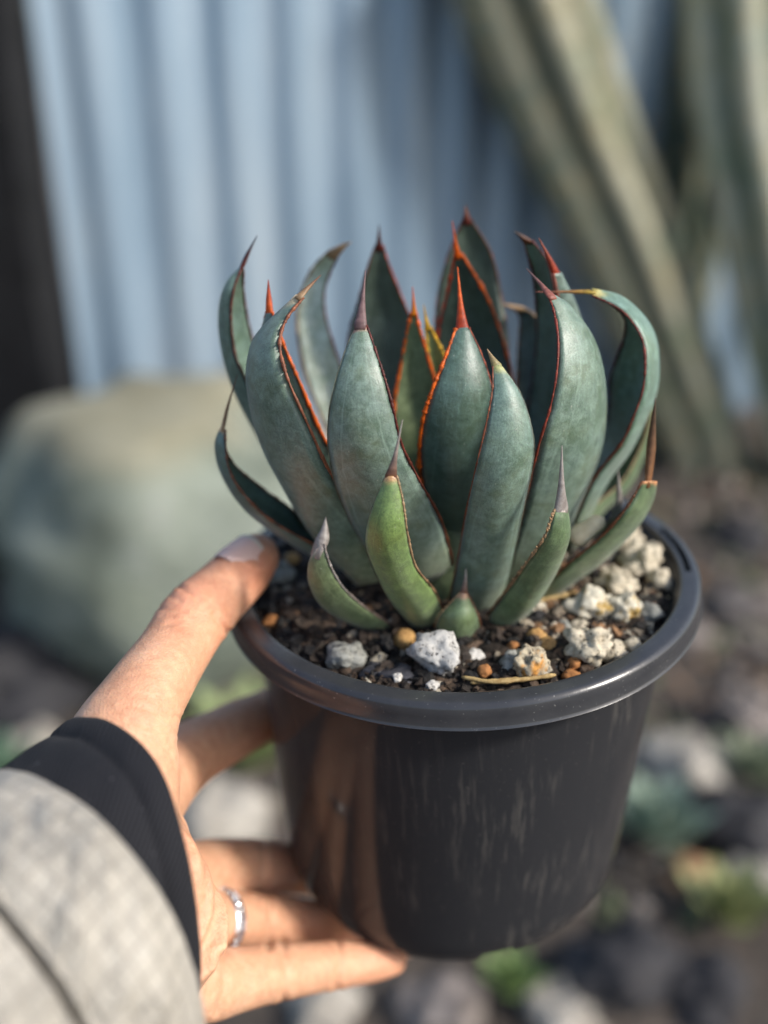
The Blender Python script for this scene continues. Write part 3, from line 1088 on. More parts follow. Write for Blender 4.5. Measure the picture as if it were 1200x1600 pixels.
def leaf(L, R, spine, phi, color, Mid=None, k=0.28, s=0.55, margin=(RED, RED), marg_r=0.45, sp_cols=(BROWN, WINE),
         sp_r=None, tip=None, tipspan=0.05, teeth=0.0, seed=0, inner=None, blunt=False, label=None):
    n, nu = 46, 13
    Lc, Rc = catmull(to3(L), n), catmull(to3(R), n)
    mid = (Lc + Rc) / 2
    out = np.array([math.cos(rad(phi)), math.sin(rad(phi)), 0.0])
    if Mid is not None:
        Mc = catmull(to3(Mid), n)
    else:
        tang = np.gradient(mid, axis=0)
        lat = Rc - Lc
        N = np.cross(lat, tang)
        N /= np.linalg.norm(N, axis=1)[:, None] + 1e-12
        if np.dot(N[n // 2], out) < 0: N = -N
        W = np.linalg.norm(lat, axis=1)
        Mc = mid + N * (W * k)[:, None]
    rnd = random.Random(seed)
    vv, cc, ff = [], [], []
    ring = 2 * nu - 2
    g0 = rnd.uniform(0.88, 1.10)
    color = tuple(color[q] * g0 * (1 + rnd.uniform(-.07, .07)) for q in range(3))
    uvl_ = []
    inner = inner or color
    o = np.array(ORG)
    for i in range(n):
        tt = i / (n - 1)
        thick = s * (1 - 0.25 * tt)
        for j in range(ring):
            if j < nu:
                u = j / (nu - 1) * 2 - 1
                inn = 0.0
            else:
                u = 1 - (j - nu + 1) / (nu - 1) * 2
                inn = 1.0
            p = Mc[i] + u * (Rc[i] - Lc[i]) / 2 + u * u * (mid[i] - Mc[i])
            # soft keel on the outer face
            if inn:
                p = p + thick * (1 - abs(u) ** 3) * (mid[i] - Mc[i])
            wob = noise.noise(Vector(p) * 45 + Vector((seed, 0, 0))) * 0.0007 * min(1, 4 * (1 - tt))
            p = p + out * wob
            vv.append(p - o)
            uvl_.append((u * 0.5 + 0.5, tt))
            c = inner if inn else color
            if tip is not None:
                c = lerp3(c, tip, (tt - (1 - tipspan) + 0.02 * noise.noise(Vector(p) * 400)) / max(tipspan * 0.5, 1e-3))
            c = lerp3(c, (0.30, 0.34, 0.20), (0.12 - tt) / 0.12 * 0.5)   # paler leaf base
            cc.append(c)
    for i in range(n - 1):
        for j in range(ring):
            j2 = (j + 1) % ring
            ff.append((i * ring + j, i * ring + j2, (i + 1) * ring + j2, (i + 1) * ring + j))
    ff.append(tuple(range(ring - 1, -1, -1)))
    ff.append(tuple((n - 1) * ring + j for j in range(ring)))
    bmm = bmesh.new()
    me = mesh('leaf', vv, ff, cols=cc, uvs=uvl_)
    bmm.from_mesh(me)
    bmesh.ops.recalc_face_normals(bmm, faces=bmm.faces)
    bmm.to_mesh(me)
    bmm.free()
    lo = link('leaf', me, M['leaf'], agave)
    if label: lo['label'] = label
    # margins
    for E, mc in ((Lc, margin[0]), (Rc, margin[1])):
        mr = marg_r
        if len(mc) == 4: mc, mr = mc[:3], mc[3]
        pts = [Vector(p) for p in E]
        nn = 150
        PP = catmull([tuple(p) for p in pts], nn)
        rr = [mr * mm * (0.45 + 1.0 * abs(noise.noise(Vector((q * 0.42, seed * 3.1, 0)))) + 0.7 * abs(noise.noise(Vector((q * 0.09, seed * 5.1, 2))))) * (1 - 0.25 * q / nn) for q in range(nn)]
        parts = [tube([Vector(p) - ORG for p in PP], rr, 7)]
        cl = []
        for q in range(nn):
            g = 0.85 + 0.9 * noise.noise(Vector((q * 0.17, seed, 4)))
            base = lerp3(mc, BROWN, 0.8 - q / nn * 1.8)
            cl += [tuple(c * g for c in base)] * 7
        q = 14
        while q < nn - 12:
            p = Vector(PP[q]) - ORG
            mdir = (Vector(PP[q]) - Vector(mid[min(n - 1, int(q / nn * n))])).normalized()
            tg = Vector(PP[q + 1] - PP[q - 1]).normalized()
            hgt = (0.45 + teeth) * mm * rnd.uniform(0.6, 1.3) * min(1, mr / .5)
            d = (mdir * 0.9 + tg * rnd.uniform(-.3, .7) + Vector((0, -0.25, 0))).normalized()
            parts.append(tube([p, p + d * hgt * 0.5, p + d * hgt + tg * hgt * .25], [0.7 * mr * mm, 0.4 * mr * mm, 0.04 * mm], 5))
            cl += [tuple(c * 0.8 for c in mc)] * 5 + [lerp3(mc, TAN, .3)] * 5 + [lerp3(mc, WINE, .3)] * 5
            q += rnd.randint(4, 9) if teeth < 0.5 else rnd.randint(6, 13)
        V2, F2 = joinvf(parts)
        link('margin', mesh('margin', V2, F2, cols=cl), M['horn'], lo)
    # terminal spine
    if spine:
        sp = catmull(to3(spine), 20)
        w0 = np.linalg.norm(Lc[-1] - Rc[-1]) / 2
        r0 = sp_r * mm if sp_r else max(0.0008, w0 * 1.02)
        pts = [Vector(p) - ORG for p in sp]
        mixk = min(0.72, max(0.1, ((pts[-1] - pts[0]).length / r0 - 4) / 10))
        if blunt: mixk = -0.15
        latv = Vector(Rc[-1] - Lc[-1]).normalized()
        v3, f3, cl = [], [], []
        sg = 12
        pts = [pts[0] - (pts[1] - pts[0]).normalized() * r0 * 1.0] + pts
        for q in range(21):
            a = max(0.0, (q - 1) / 19)
            tg = (pts[min(q + 1, 20)] - pts[max(q - 1, 0)]).normalized()
            e1 = (latv - tg * latv.dot(tg)).normalized()
            e2 = tg.cross(e1)
            w = r0 * (mixk * (1 - a) ** 2.6 + (1 - mixk) * (1 - a)) + 0.0001
            if q == 0: w = r0 * 0.9
            th = w * (0.42 + 0.58 * min(1.0, a * 2.2))
            g = 0.85 + 0.35 * noise.noise(Vector((q * .7, seed, 8)))
            for k_ in range(sg):
                an = 2 * math.pi * k_ / sg
                v3.append(pts[q] + e1 * w * math.cos(an) + e2 * th * math.sin(an))
                cl.append(tuple(c * g for c in lerp3(sp_cols[0], sp_cols[1], a * 1.2)))
        for q in range(20):
            for k_ in range(sg):
                k2 = (k_ + 1) % sg
                f3.append((q * sg + k_, q * sg + k2, (q + 1) * sg + k2, (q + 1) * sg + k_))
        f3.append(tuple(range(sg - 1, -1, -1)))
        f3.append(tuple(20 * sg + k_ for k_ in range(sg)))
        link('spine', mesh('spine', v3, f3, cols=cl), M['horn'], lo)
    return lo


# leaves from the outside of the rosette inwards; left edge, right edge, spine (photo x, photo y, mm behind the pot axis)
leaf([(585, 905, 0), (510, 820, 0), (465, 745, 2), (432, 665, 2), (416, 600, 0), (413, 555, -4), (425, 512, -10), (464, 462, -19)],
     [(640, 900, -14), (570, 812, -26), (520, 745, -34), (482, 665, -36), (449, 590, -34), (437, 537, -29), (448, 498, -24), (474, 465, -20)],
     [(468, 463, -20), (485, 446, -17), (501, 430, -14)], 222, BLUE,
     Mid=[(560, 915, -16), (489, 836, -22), (440, 757, -24), (404, 680, -24), (387, 605, -22), (389, 555, -20), (406, 515, -19), (463, 460, -20)],
     s=.4, margin=(HID, (0.34, 0.12, 0.06)), sp_cols=(TAN, BROWN), marg_r=.6, teeth=.25, seed=1, tip=(0.36, 0.30, 0.20))
leaf([(540, 860, 0), (450, 740, 2), (430, 660, 4), (418, 590, 3), (412, 540, 0), (413, 510, -4), (416, 488, -8)],
     [(600, 850, -4), (545, 745, -12), (506, 683, -16), (472, 605, -16), (446, 545, -13), (433, 510, -12), (426, 488, -10)],
     [(421, 490, -9), (420, 465, -8), (419, 437, -7)], 190, TEAL, margin=(RED, ORANGE), marg_r=.68, sp_cols=(ORANGE, RED), seed=2)
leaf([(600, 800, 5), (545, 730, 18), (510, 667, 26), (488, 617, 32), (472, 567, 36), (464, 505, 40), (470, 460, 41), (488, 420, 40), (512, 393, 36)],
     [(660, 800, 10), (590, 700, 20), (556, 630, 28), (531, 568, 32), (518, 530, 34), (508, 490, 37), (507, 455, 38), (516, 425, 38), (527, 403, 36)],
     [(520, 397, 36), (535, 386, 34), (549, 378, 32)], 140, BLUE, k=.22, margin=(TAN, WINE), sp_cols=(TAN, TAN), seed=3, inner=(0.36, 0.42, 0.36))  # inner face coloured paler to paint sunlight on it
leaf([(570, 790, 14), (500, 700, 20), (440, 620, 22), (405, 565, 22), (394, 527, 20), (386, 490, 17), (381, 455, 14), (381, 420, 10)],
     [(560, 820, -2), (470, 730, 0), (410, 640, 2), (380, 583, 3), (367, 550, 4), (361, 490, 5), (366, 450, 6), (378, 418, 8)],
     [(379, 416, 9), (388, 395, 9), (402, 368, 10)], 172, BLUE,
     Mid=[(540, 840, 4), (440, 740, 6), (385, 650, 8), (355, 580, 9), (343, 520, 10), (343, 475, 10), (354, 440, 9), (376, 417, 9)],
     s=.35, margin=(WINE, WINE), sp_cols=(WINE, (0.05, 0.04, 0.05)), seed=4)
leaf([(590, 870, 0), (490, 833, -4), (457, 797, -6), (410, 763, -8), (371, 731, -10), (354, 705, -12), (350, 675, -14)],
     [(590, 900, -12), (483, 847, -20), (420, 810, -22), (377, 767, -22), (358, 732, -20), (353, 700, -18), (352, 672, -15)],
     [(348, 670, -14), (356, 635, -13), (371, 585, -12)], 188, TEAL,
     Mid=[(580, 908, -4), (483, 865, -12), (410, 819, -14), (370, 782, -15), (341, 735, -15), (334, 697, -14), (343, 668, -14)],
     s=.4, margin=(BROWN, BROWN), sp_cols=(TAN, BROWN), sp_r=1.1, teeth=.5, seed=5, tip=TAN, label='low channelled leaf with a dry thread-like tip above the thumb')
leaf([(600, 905, -14), (555, 830, -26), (527, 768, -34), (513, 705, -38), (513, 652, -39), (522, 602, -38), (538, 551, -34), (554, 512, -30)],
     [(710, 890, -14), (690, 815, -28), (655, 750, -36), (628, 695, -40), (614, 637, -40), (600, 587, -38), (586, 546, -34), (573, 508, -30)],
     [(563, 506, -30), (567, 465, -25), (571, 423, -20)], 252, BLUE, k=.17, margin=(HID, WINE), marg_r=.45, sp_cols=(MAUVE, MAUVE), seed=6, tip=PINK, tipspan=.035)
leaf([(650, 985, -24), (615, 945, -34), (590, 905, -42), (573, 862, -47), (573, 825, -50), (584, 785, -51), (602, 743, -50)],
     [(695, 960, -24), (678, 922, -36), (650, 885, -45), (637, 835, -51), (633, 805, -52), (628, 775, -51), (620, 743, -50)],
     [(611, 744, -50), (618, 710, -49), (629, 656, -47)], 245, GREEN, k=.24, margin=(HID, TAN), sp_cols=(BROWN, SILVER), seed=7, tip=(0.34, 0.20, 0.09), tipspan=.05, marg_r=.4, label='short bright green leaf with a brown and silver spine')
leaf([(600, 992, -22), (545, 972, -28), (505, 945, -31), (486, 915, -33), (483, 890, -34), (490, 862, -36)],
     [(625, 985, -24), (575, 952, -32), (540, 922, -38), (522, 895, -40), (511, 868, -40), (507, 850, -39)],
     [(499, 854, -37), (506, 836, -36), (509, 808, -34)], 225, MIDG, margin=(HID, SILVER), sp_cols=(SILVER, SILVER), seed=8, tip=(0.26, 0.21, 0.18), tipspan=.12, marg_r=.4)
leaf([(692, 999, -28), (680, 982, -31), (686, 962, -33), (702, 944, -33), (718, 926, -33)],
     [(742, 999, -28), (750, 980, -31), (747, 962, -33), (739, 944, -33), (730, 926, -33)],
     [(724, 928, -33), (727, 908, -32), (728, 888, -31)], 268, MIDG, k=.32, label='tiniest green leaf, a stubby triangle at the base', margin=(TAN, BROWN), sp_cols=(BROWN, SILVER), seed=9, marg_r=.4, tip=(0.26, 0.16, 0.10), tipspan=.12)
leaf([(700, 945, -18), (714, 880, -28), (728, 800, -36), (745, 725, -41), (760, 660, -40), (769, 610, -37), (770, 570, -33)],
     [(780, 950, -18), (800, 880, -28), (818, 800, -35), (833, 725, -38), (833, 677, -38), (815, 617, -36), (785, 572, -33)],
     [(776, 572, -33), (769, 560, -32), (761, 545, -31)], 282, BLUE, k=.21, margin=((0.30, 0.10, 0.05, .35), HID), sp_cols=((0.40, 0.38, 0.16), TAN), seed=10, tip=(0.30, 0.32, 0.14), tipspan=.06, marg_r=.45)
leaf([(690, 870, -4), (665, 790, -14), (655, 725, -21), (660, 660, -24), (675, 610, -24), (695, 560, -21), (712, 514, -16)],
     [(760, 860, -4), (775, 780, -12), (780, 720, -18), (776, 660, -20), (769, 607, -21), (753, 555, -19), (733, 512, -16)],
     [(722, 515, -16), (719, 470, -11), (715, 417, -5)], 270, TEAL, margin=(ORANGE, (0.40, 0.08, 0.03, .4)), sp_cols=(RED, ORANGE), marg_r=.8, seed=11, k=.19)
leaf([(775, 940, -14), (815, 800, -26), (842, 695, -32), (860, 635, -32), (870, 580, -30), (872, 530, -26), (865, 485, -20), (856, 462, -17)],
     [(860, 930, -4), (900, 805, -6), (933, 715, -8), (946, 645, -9), (943, 590, -9), (926, 532, -10), (893, 480, -13), (868, 461, -16)],
     [(861, 463, -17), (843, 442, -13), (822, 419, -9)], 322, BLUE, k=.16, margin=((0.30, 0.05, 0.03), HID), sp_cols=(PINK, MAUVE), seed=12)
leaf([(762, 960, -26), (795, 917, -34), (822, 880, -40), (850, 840, -44), (861, 812, -44), (867, 795, -43)],
     [(785, 992, -22), (835, 950, -28), (870, 895, -34), (886, 850, -37), (890, 820, -39), (887, 793, -41)],
     [(877, 794, -42), (877, 760, -41), (878, 696, -39)], 312, MIDG, k=.22, margin=(TAN, HID), sp_cols=(SILVER, SILVER), seed=13, teeth=.9, marg_r=.55, tip=(0.33, 0.28, 0.26), tipspan=.03)
leaf([(830, 935, -16), (873, 893, -24), (937, 840, -28), (973, 800, -30), (990, 775, -29), (1003, 752, -28)],
     [(840, 925, 0), (885, 890, -4), (940, 845, -6), (978, 800, -10), (995, 775, -14), (1010, 755, -22)],
     [(1013, 750, -25), (1018, 690, -23), (1024, 622, -22)], 340, MIDG,
     Mid=[(840, 955, -10), (893, 914, -16), (943, 880, -19), (993, 830, -20), (1020, 784, -20), (1027, 752, -24)],
     s=.4, margin=(BROWN, BROWN), sp_cols=((0.34, 0.16, 0.07), (0.12, 0.07, 0.04)), sp_r=1.9, blunt=True, label='long low green leaf ending in a dried brown tip', teeth=.9, seed=14, tip=(0.45, 0.20, 0.08), tipspan=.05)
leaf([(880, 820, 10), (915, 740, 16), (945, 680, 18), (952, 630, 17), (953, 593, 16), (965, 555, 14), (976, 525, 10), (976, 497, 6), (955, 476, 0), (922, 458, -3)],
     [(880, 850, -6), (923, 755, -12), (970, 693, -16), (990, 650, -17), (1004, 610, -17), (1008, 567, -16), (1003, 530, -14), (983, 497, -11), (960, 478, -8), (925, 462, -5)],
     [(923, 456, -4), (885, 456, -4), (836, 456, -4)], 0, BLUE,
     Mid=[(890, 870, 2), (945, 762, 3), (985, 707, 4), (1012, 647, 4), (1025, 602, 4), (1027, 550, 3), (1020, 515, 2), (1003, 487, 0), (970, 461, -1), (925, 450, -4)],
     s=.3, margin=(WINE, (0.22, 0.05, 0.035)), sp_cols=((0.50, 0.36, 0.06), PINK), sp_r=1.1, seed=15, tip=(0.36, 0.32, 0.10), tipspan=.05)
leaf([(890, 830, 14), (930, 770, 22), (965, 720, 26), (990, 680, 26), (1005, 645, 22), (1012, 618, 18)],
     [(890, 850, 4), (930, 790, 10), (972, 752, 14), (1000, 700, 16), (1014, 655, 16), (1016, 620, 15)],
     None, 15, MIDG, Mid=[(895, 860, 10), (945, 800, 18), (985, 760, 22), (1008, 710, 23), (1020, 660, 20), (1020, 620, 17)],
     s=.4, margin=(TAN, TAN), seed=16)
leaf([(800, 820, 6), (815, 700, 16), (828, 617, 22), (839, 540, 24), (837, 470, 22), (833, 430, 20), (824, 397, 18), (818, 376, 17)],
     [(840, 820, 0), (865, 700, 8), (872, 620, 12), (873, 540, 13), (868, 470, 13), (862, 430, 13), (852, 402, 14), (832, 377, 16)],
     [(825, 378, 17), (815, 370, 16), (803, 361, 15)], 40, TEAL, k=.22, margin=(WINE, WINE), sp_cols=(BROWN, (0.05, 0.03, 0.03)), seed=17)
leaf([(830, 850, 0), (870, 700, 6), (885, 600, 8), (882, 520, 7), (873, 470, 4), (865, 428, 2)],
     [(860, 860, 8), (905, 700, 16), (918, 600, 18), (912, 530, 17), (898, 472, 12), (877, 425, 6)],
     [(870, 430, 4), (856, 400, 1), (842, 372, -2)], 15, BLUE, k=.2, margin=(PINK, HID), sp_cols=(RED, PINK), sp_r=1.5, seed=18, marg_r=.6)
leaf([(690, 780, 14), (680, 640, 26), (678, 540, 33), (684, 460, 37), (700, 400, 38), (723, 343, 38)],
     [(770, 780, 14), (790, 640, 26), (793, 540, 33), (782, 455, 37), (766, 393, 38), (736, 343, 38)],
     [(729, 345, 38), (728, 333, 38), (727, 320, 38)], 85, SHADED, k=.22, margin=(WINE, BROWN), sp_cols=(WINE, BROWN), seed=19)
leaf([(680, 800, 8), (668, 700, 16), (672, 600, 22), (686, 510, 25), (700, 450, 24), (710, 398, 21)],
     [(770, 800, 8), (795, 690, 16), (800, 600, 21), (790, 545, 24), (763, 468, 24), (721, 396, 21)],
     [(715, 400, 21), (711, 375, 19), (707, 346, 17)], 88, SHADED, k=.22, margin=(RED, ORANGE), marg_r=.68, sp_cols=(ORANGE, ORANGE), seed=20)
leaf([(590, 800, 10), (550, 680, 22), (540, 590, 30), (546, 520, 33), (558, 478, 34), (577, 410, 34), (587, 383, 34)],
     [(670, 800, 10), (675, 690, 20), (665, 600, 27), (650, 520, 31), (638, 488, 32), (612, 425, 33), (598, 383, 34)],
     [(592, 388, 34), (592, 370, 33), (592, 351, 33)], 112, SHADED, k=.22, margin=(WINE, RED), sp_cols=(WINE, (0.06, 0.02, 0.02)), seed=21)
leaf([(650, 800, 4), (620, 700, 6), (615, 640, 8), (627, 567, 9), (638, 510, 8), (643, 488, 7)],
     [(700, 800, 4), (690, 700, 5), (685, 620, 6), (668, 555, 7), (656, 515, 7), (650, 488, 7)],
     [(647, 490, 7), (646, 470, 7), (645, 448, 6)], 95, YOUNG, k=.25, margin=(ORANGE, ORANGE), marg_r=.68, sp_cols=(AMBER, ORANGE), seed=22)
leaf([(680, 760, 6), (674, 640, 9), (670, 570, 10), (665, 512, 10)],
     [(722, 760, 6), (712, 640, 8), (697, 565, 9), (672, 510, 10)],
     [(668, 512, 10), (665, 495, 10), (662, 476, 10)], 60, YOUNG, k=.25, margin=(YELLOW, YELLOW), marg_r=.68, sp_cols=(YELLOW, YELLOW), seed=23)
leaf([(790, 800, 10), (800, 680, 24), (806, 600, 30), (810, 540, 33), (813, 500, 34), (806, 485, 33)],
     [(850, 800, 10), (860, 680, 20), (860, 600, 25), (852, 540, 28), (838, 497, 30), (818, 481, 32)],
     [(812, 483, 32), (798, 479, 31), (783, 474, 30)], 60, TEAL, k=.22, margin=(BROWN, TAN), sp_cols=(TAN, TAN), seed=24)
leaf([(905, 880, -12), (930, 845, -14), (950, 815, -14), (963, 785, -14)],
     [(915, 890, -6), (945, 850, -6), (965, 815, -6), (972, 785, -12)],
     [(967, 785, -13), (967, 765, -13), (966, 735, -12)], 350, (0.20, 0.19, 0.06), margin=(SILVER, SILVER), sp_cols=(SILVER, SILVER), sp_r=1.4, seed=25, marg_r=.5, tip=(0.30, 0.27, 0.25), tipspan=.4)
# short stem hidden inside the rosette
sv, sf = tube([Vector((0, 0, -0.006)), Vector((0, 0.002, 0.012)), Vector((-.001, 0.003, 0.035)), Vector((-.001, .003, 0.05))], [0.020, 0.019, 0.011, 0.002], 20)
link('stem', mesh('stem', sv, sf, cols=[(0.12, 0.16, 0.08)] * len(sv)), M['leaf'], agave)

p0 = PY(893, 845, YA - 0.022)
p1 = PY(944, 810, YA - 0.024)
v, f = tube(catmull([tuple(p0), tuple(p0.lerp(p1, .3)), tuple(p0.lerp(p1, .7)), tuple(p1)], 14), [.0006, .0022, .0028, .003, .0031, .003, .0029, .0027, .0026, .0026, .0025, .0022, .0016, .0004], 12)
tag(link('dry_husk', mesh('dry_husk', v, f), M['seed']), 'beige dry husk lodged in the long low leaf with the brown tip', 'husk')

# ------------------------------------------------------------------ the hand
person = empty('person', PD(150, 1420, 0.20))
tag(person, 'left hand in pale ripstop jacket and black cuff, gripping the pot', 'person')
PO = person.location.copy()


camr, camu, camf = Vector((1, 0, 0)), Vector((0, SP, CP)), Vector((0, CP, -SP))


def cam_vec(x, y, z):
    return camr * x + camu * y + camf * z


AXC = cam_vec(0.60, 0.48, 0.64).normalized()     # from elbow to hand
C1 = PD(205, 1380, 0.238)
E1 = cam_vec(-0.36, 0.93, 0.0).normalized()
E1 = (E1 - AXC * E1.dot(AXC)).normalized()
E2 = AXC.cross(E1).normalized()


def arm(s_, r, c1=0.0, c2=0.0):
    p = C1 + AXC * s_ + E1 * c1 + E2 * c2
    d_ = p - CAM
    return (*proj(p), d_.y * CP - d_.z * SP, r)


def limb(pts, n=26, seg=18, squash=None):
    P3 = [tuple(PD(x, y, z)) + (r * mm,) for x, y, z, r in pts]
    C = catmull(P3, n)
    # rounded ends
    P = [Vector(c[:3]) for c in C]
    rr = [float(c[3]) for c in C]
    d = (P[-1] - P[-2]).normalized()
    r = rr[-1]
    for a in (25, 50, 70, 84):
        P.append(P[n - 1] + d * r * math.sin(rad(a)))
        rr.append(r * math.cos(rad(a)))
    return tube(P, rr, seg, squash=squash)


THUMB = [arm(-.02, 17), arm(0.0, 15.5, .012), (186, 1240, .243, 14.5), (190, 1165, .246, 13.8), (216, 1105, .251, 11.0), (243, 1062, .258, 10.1), (272, 1018, .267, 9.5), (304, 967, .277, 9.7), (345, 926, .286, 8.9), (378, 893, .294, 8.5), (399, 871, .299, 7.3)]
INDEX = [arm(0, 17), (205, 1280, .268, 13), (275, 1195, .300, 10.4), (355, 1147, .326, 9.4), (430, 1112, .347, 8.6), (520, 1085, .370, 8.4), (610, 1072, .385, 8.0), (690, 1068, .388, 7.0)]
MIDDLE = [arm(0, 17), (245, 1385, .283, 11.5), (320, 1357, .312, 8.9), (400, 1353, .336, 8.8), (470, 1358, .357, 8.4), (560, 1362, .376, 8.2), (640, 1355, .390, 7.6), (700, 1345, .395, 6.8)]
RING = [arm(0, 17, -.005), (245, 1452, .275, 11.0), (330, 1440, .300, 8.4), (405, 1439, .318, 8.4), (480, 1446, .335, 8.0), (560, 1465, .350, 7.6), (630, 1465, .360, 7.0)]
LITTLE = [arm(0, 17, -.012), (240, 1535, .262, 12.0), (320, 1539, .279, 9.8), (385, 1528, .289, 8.5), (445, 1518, .299, 7.8), (525, 1508, .310, 7.0), (580, 1503, .316, 6.2), (612, 1500, .319, 5.0)]
WRIST = [arm(-.14, 20), arm(-.09, 20), arm(-.04, 20), arm(-.01, 20), (225, 1400, .250, 15)]
PALM2 = [(222, 1310, .260, 12), (238, 1390, .275, 12), (242, 1470, .268, 12), (245, 1530, .260, 11)]
V_, F_ = joinvf([limb(x) for x in (THUMB, INDEX, MIDDLE, RING, LITTLE, WRIST, PALM2)])
tmp = link('hand_base', mesh('hand_base', [q - PO for q in V_], F_), None)
tmp.location = PO
md = tmp.modifiers.new('r', 'REMESH')
md.mode = 'VOXEL'
md.voxel_size = 0.0008
ms = tmp.modifiers.new('s', 'SMOOTH')
ms.factor = 0.5
ms.iterations = 22
bpy.context.view_layer.update()
dg = bpy.context.evaluated_depsgraph_get()
hm = bpy.data.meshes.new_from_object(tmp.evaluated_get(dg))
bpy.data.objects.remove(tmp)
hm.name = 'hand'
nvt = len(hm.vertices)
co = np.empty(nvt * 3, dtype=np.float32)
hm.vertices.foreach_get('co', co)
co = co.reshape(-1, 3).astype(float)
no = np.array([v.normal[:] for v in hm.vertices])
wp = co + np.array(PO)
d = wp - np.array(CAM)
zz = d[:, 1] * CP - d[:, 2] * SP
pxs = 600 + F * d[:, 0] / zz
pys = 800 - F * (d[:, 1] * SP + d[:, 2] * CP) / zz
facing = (no * d).sum(1) < 0
# skin folds: polyline in the photo, width px, depth mm, nearest depth range
FOLDS = [
    ([(276, 913), (292, 924), (312, 938)], 3.0, .55), ([(246, 950), (265, 951), (290, 956)], 3.0, .5), ([(262, 928), (282, 940)], 2.6, .3),
    ([(258, 976), (282, 972)], 2.5, .3), ([(334, 960), (346, 976), (360, 990)], 4.0, .7), ([(252, 962), (275, 963)], 2.2, .25),
    ([(190, 1100), (225, 1106), (262, 1118), (285, 1122)], 3.0, .3), ([(200, 1125), (240, 1138), (275, 1146)], 3.0, .35), ([(215, 1085), (245, 1090), (275, 1096)], 2.6, .2),
    ([(225, 1152), (250, 1163), (268, 1178)], 3.0, .3), ([(180, 1112), (215, 1120)], 2.4, .2),
    ([(409, 1310), (412, 1355), (408, 1400)], 5.0, .7), ([(420, 1398), (424, 1440), (420, 1480)], 5.0, .7), ([(443, 1470), (447, 1515), (442, 1562)], 5.0, .6), ([(527, 1465), (531, 1505), (525, 1540)], 5.0, .6),
    ([(345, 1492), (352, 1540), (340, 1580)], 6.0, .6), ([(398, 1310), (400, 1400)], 3.0, .3),
]
for poly, wpx, dep in FOLDS:
    P = catmull(poly, 30) if len(poly) > 2 else np.linspace(poly[0], poly[1], 30)
    dist = np.full(nvt, 1e9)
    for q in P:
        dist = np.minimum(dist, np.hypot(pxs - q[0], pys - q[1]))
    g = np.exp(-(dist / wpx) ** 2) - 0.35 * np.exp(-((dist - 2.4 * wpx) / (1.2 * wpx)) ** 2)
    g[~facing] = 0
    co -= no * (g * dep * mm)[:, None]
hm.vertices.foreach_set('co', co.astype(np.float32).ravel())
# flush: knuckle and fingertip skin is redder
flush = np.zeros(nvt)
for (px, py, pz, rr) in ((300, 960, .275, .012), (390, 890, .29, .012), (560, 1500, .33, .02), (409, 1350, .34, .008), (420, 1440, .33, .008)):
    c0 = np.array(PD(px, py, pz))
    flush = np.maximum(flush, np.exp(-((wp - c0) ** 2).sum(1) / rr ** 2))
colr = 1 + flush[:, None] * np.array([0.06, -0.20, -0.24])[None, :]
ca = hm.color_attributes.new('Col', 'FLOAT_COLOR', 'POINT')
ca.data.foreach_set('color', np.hstack([colr, np.ones((nvt, 1))]).astype(np.float32).ravel())
hm.polygons.foreach_set('use_smooth', [True] * len(hm.polygons))
hand = link('hand', hm, M['skin'], person)

# thumb nail
ta, tb = PD(345, 926, .286), PD(398, 870, .299)
ax = (tb - ta).normalized()
nn_ = (camr * -0.38 + camu * 0.44 + camf * -0.81)
nn_ = (nn_ - ax * nn_.dot(ax)).normalized()
bb = ax.cross(nn_).normalized()
vv, cc, ff = [], [], []
nu, nv = 15, 17
for layer in (0, 1):
    for j in range(nv):
        tt = j / (nv - 1)
        for i in range(nu):
            u = i / (nu - 1) * 2 - 1
            wdt = 0.0070 * (1 - 0.10 * abs(tt - .5) * 2) * (1 - 0.25 * max(0, .18 - tt) / .18)
            ang = u * 0.85
            x = wdt * math.sin(ang) / math.sin(0.85)
            dz = -0.0046 * (1 - math.cos(ang)) / (1 - math.cos(0.85))
            endu = 1 - 0.12 * u * u
            s = 0.0020 + 0.0125 * (tt * endu if tt > .5 else tt + (0.5 * endu - .5) * tt * 2 * 0 - 0.06 * (1 - u * u) * (1 - tt))
            p = ta + ax * (s + 0.003) + nn_ * (0.0098 - 0.12 * s + dz - layer * 0.0007) + bb * x
            vv.append(p - PO)
            base = (0.86, 0.55, 0.45)
            if tt > .86: base = lerp3(base, (0.78, 0.64, 0.50), (tt - .86) / .05)
            if tt < .16: base = lerp3(base, (0.80, 0.56, 0.48), (0.16 - tt) / .08)
            cc.append(base)
for layer in (0, 1):
    b = layer * nu * nv
    for j in range(nv - 1):
        for i in range(nu - 1):
            q = (b + j * nu + i, b + j * nu + i + 1, b + (j + 1) * nu + i + 1, b + (j + 1) * nu + i)
            ff.append(q if layer else q[::-1])
nl = link('nail', mesh('nail', vv, ff, cols=cc), M['nail'], person)

# cuff and sleeve


def loop(pts, n):
    P = [tuple(PD(*p)) for p in pts]
    C = catmull(P[-1:] + P + P[:2], 40 * (len(P) + 2) + 1)
    C = C[40:-40]                                   # one closed turn
    L_ = np.concatenate([[0], np.cumsum(np.linalg.norm(np.diff(C, axis=0), axis=1))])
    u = np.linspace(0, L_[-1], n + 1)
    return np.stack([np.interp(u, L_, C[:, q]) for q in range(3)], axis=1), u


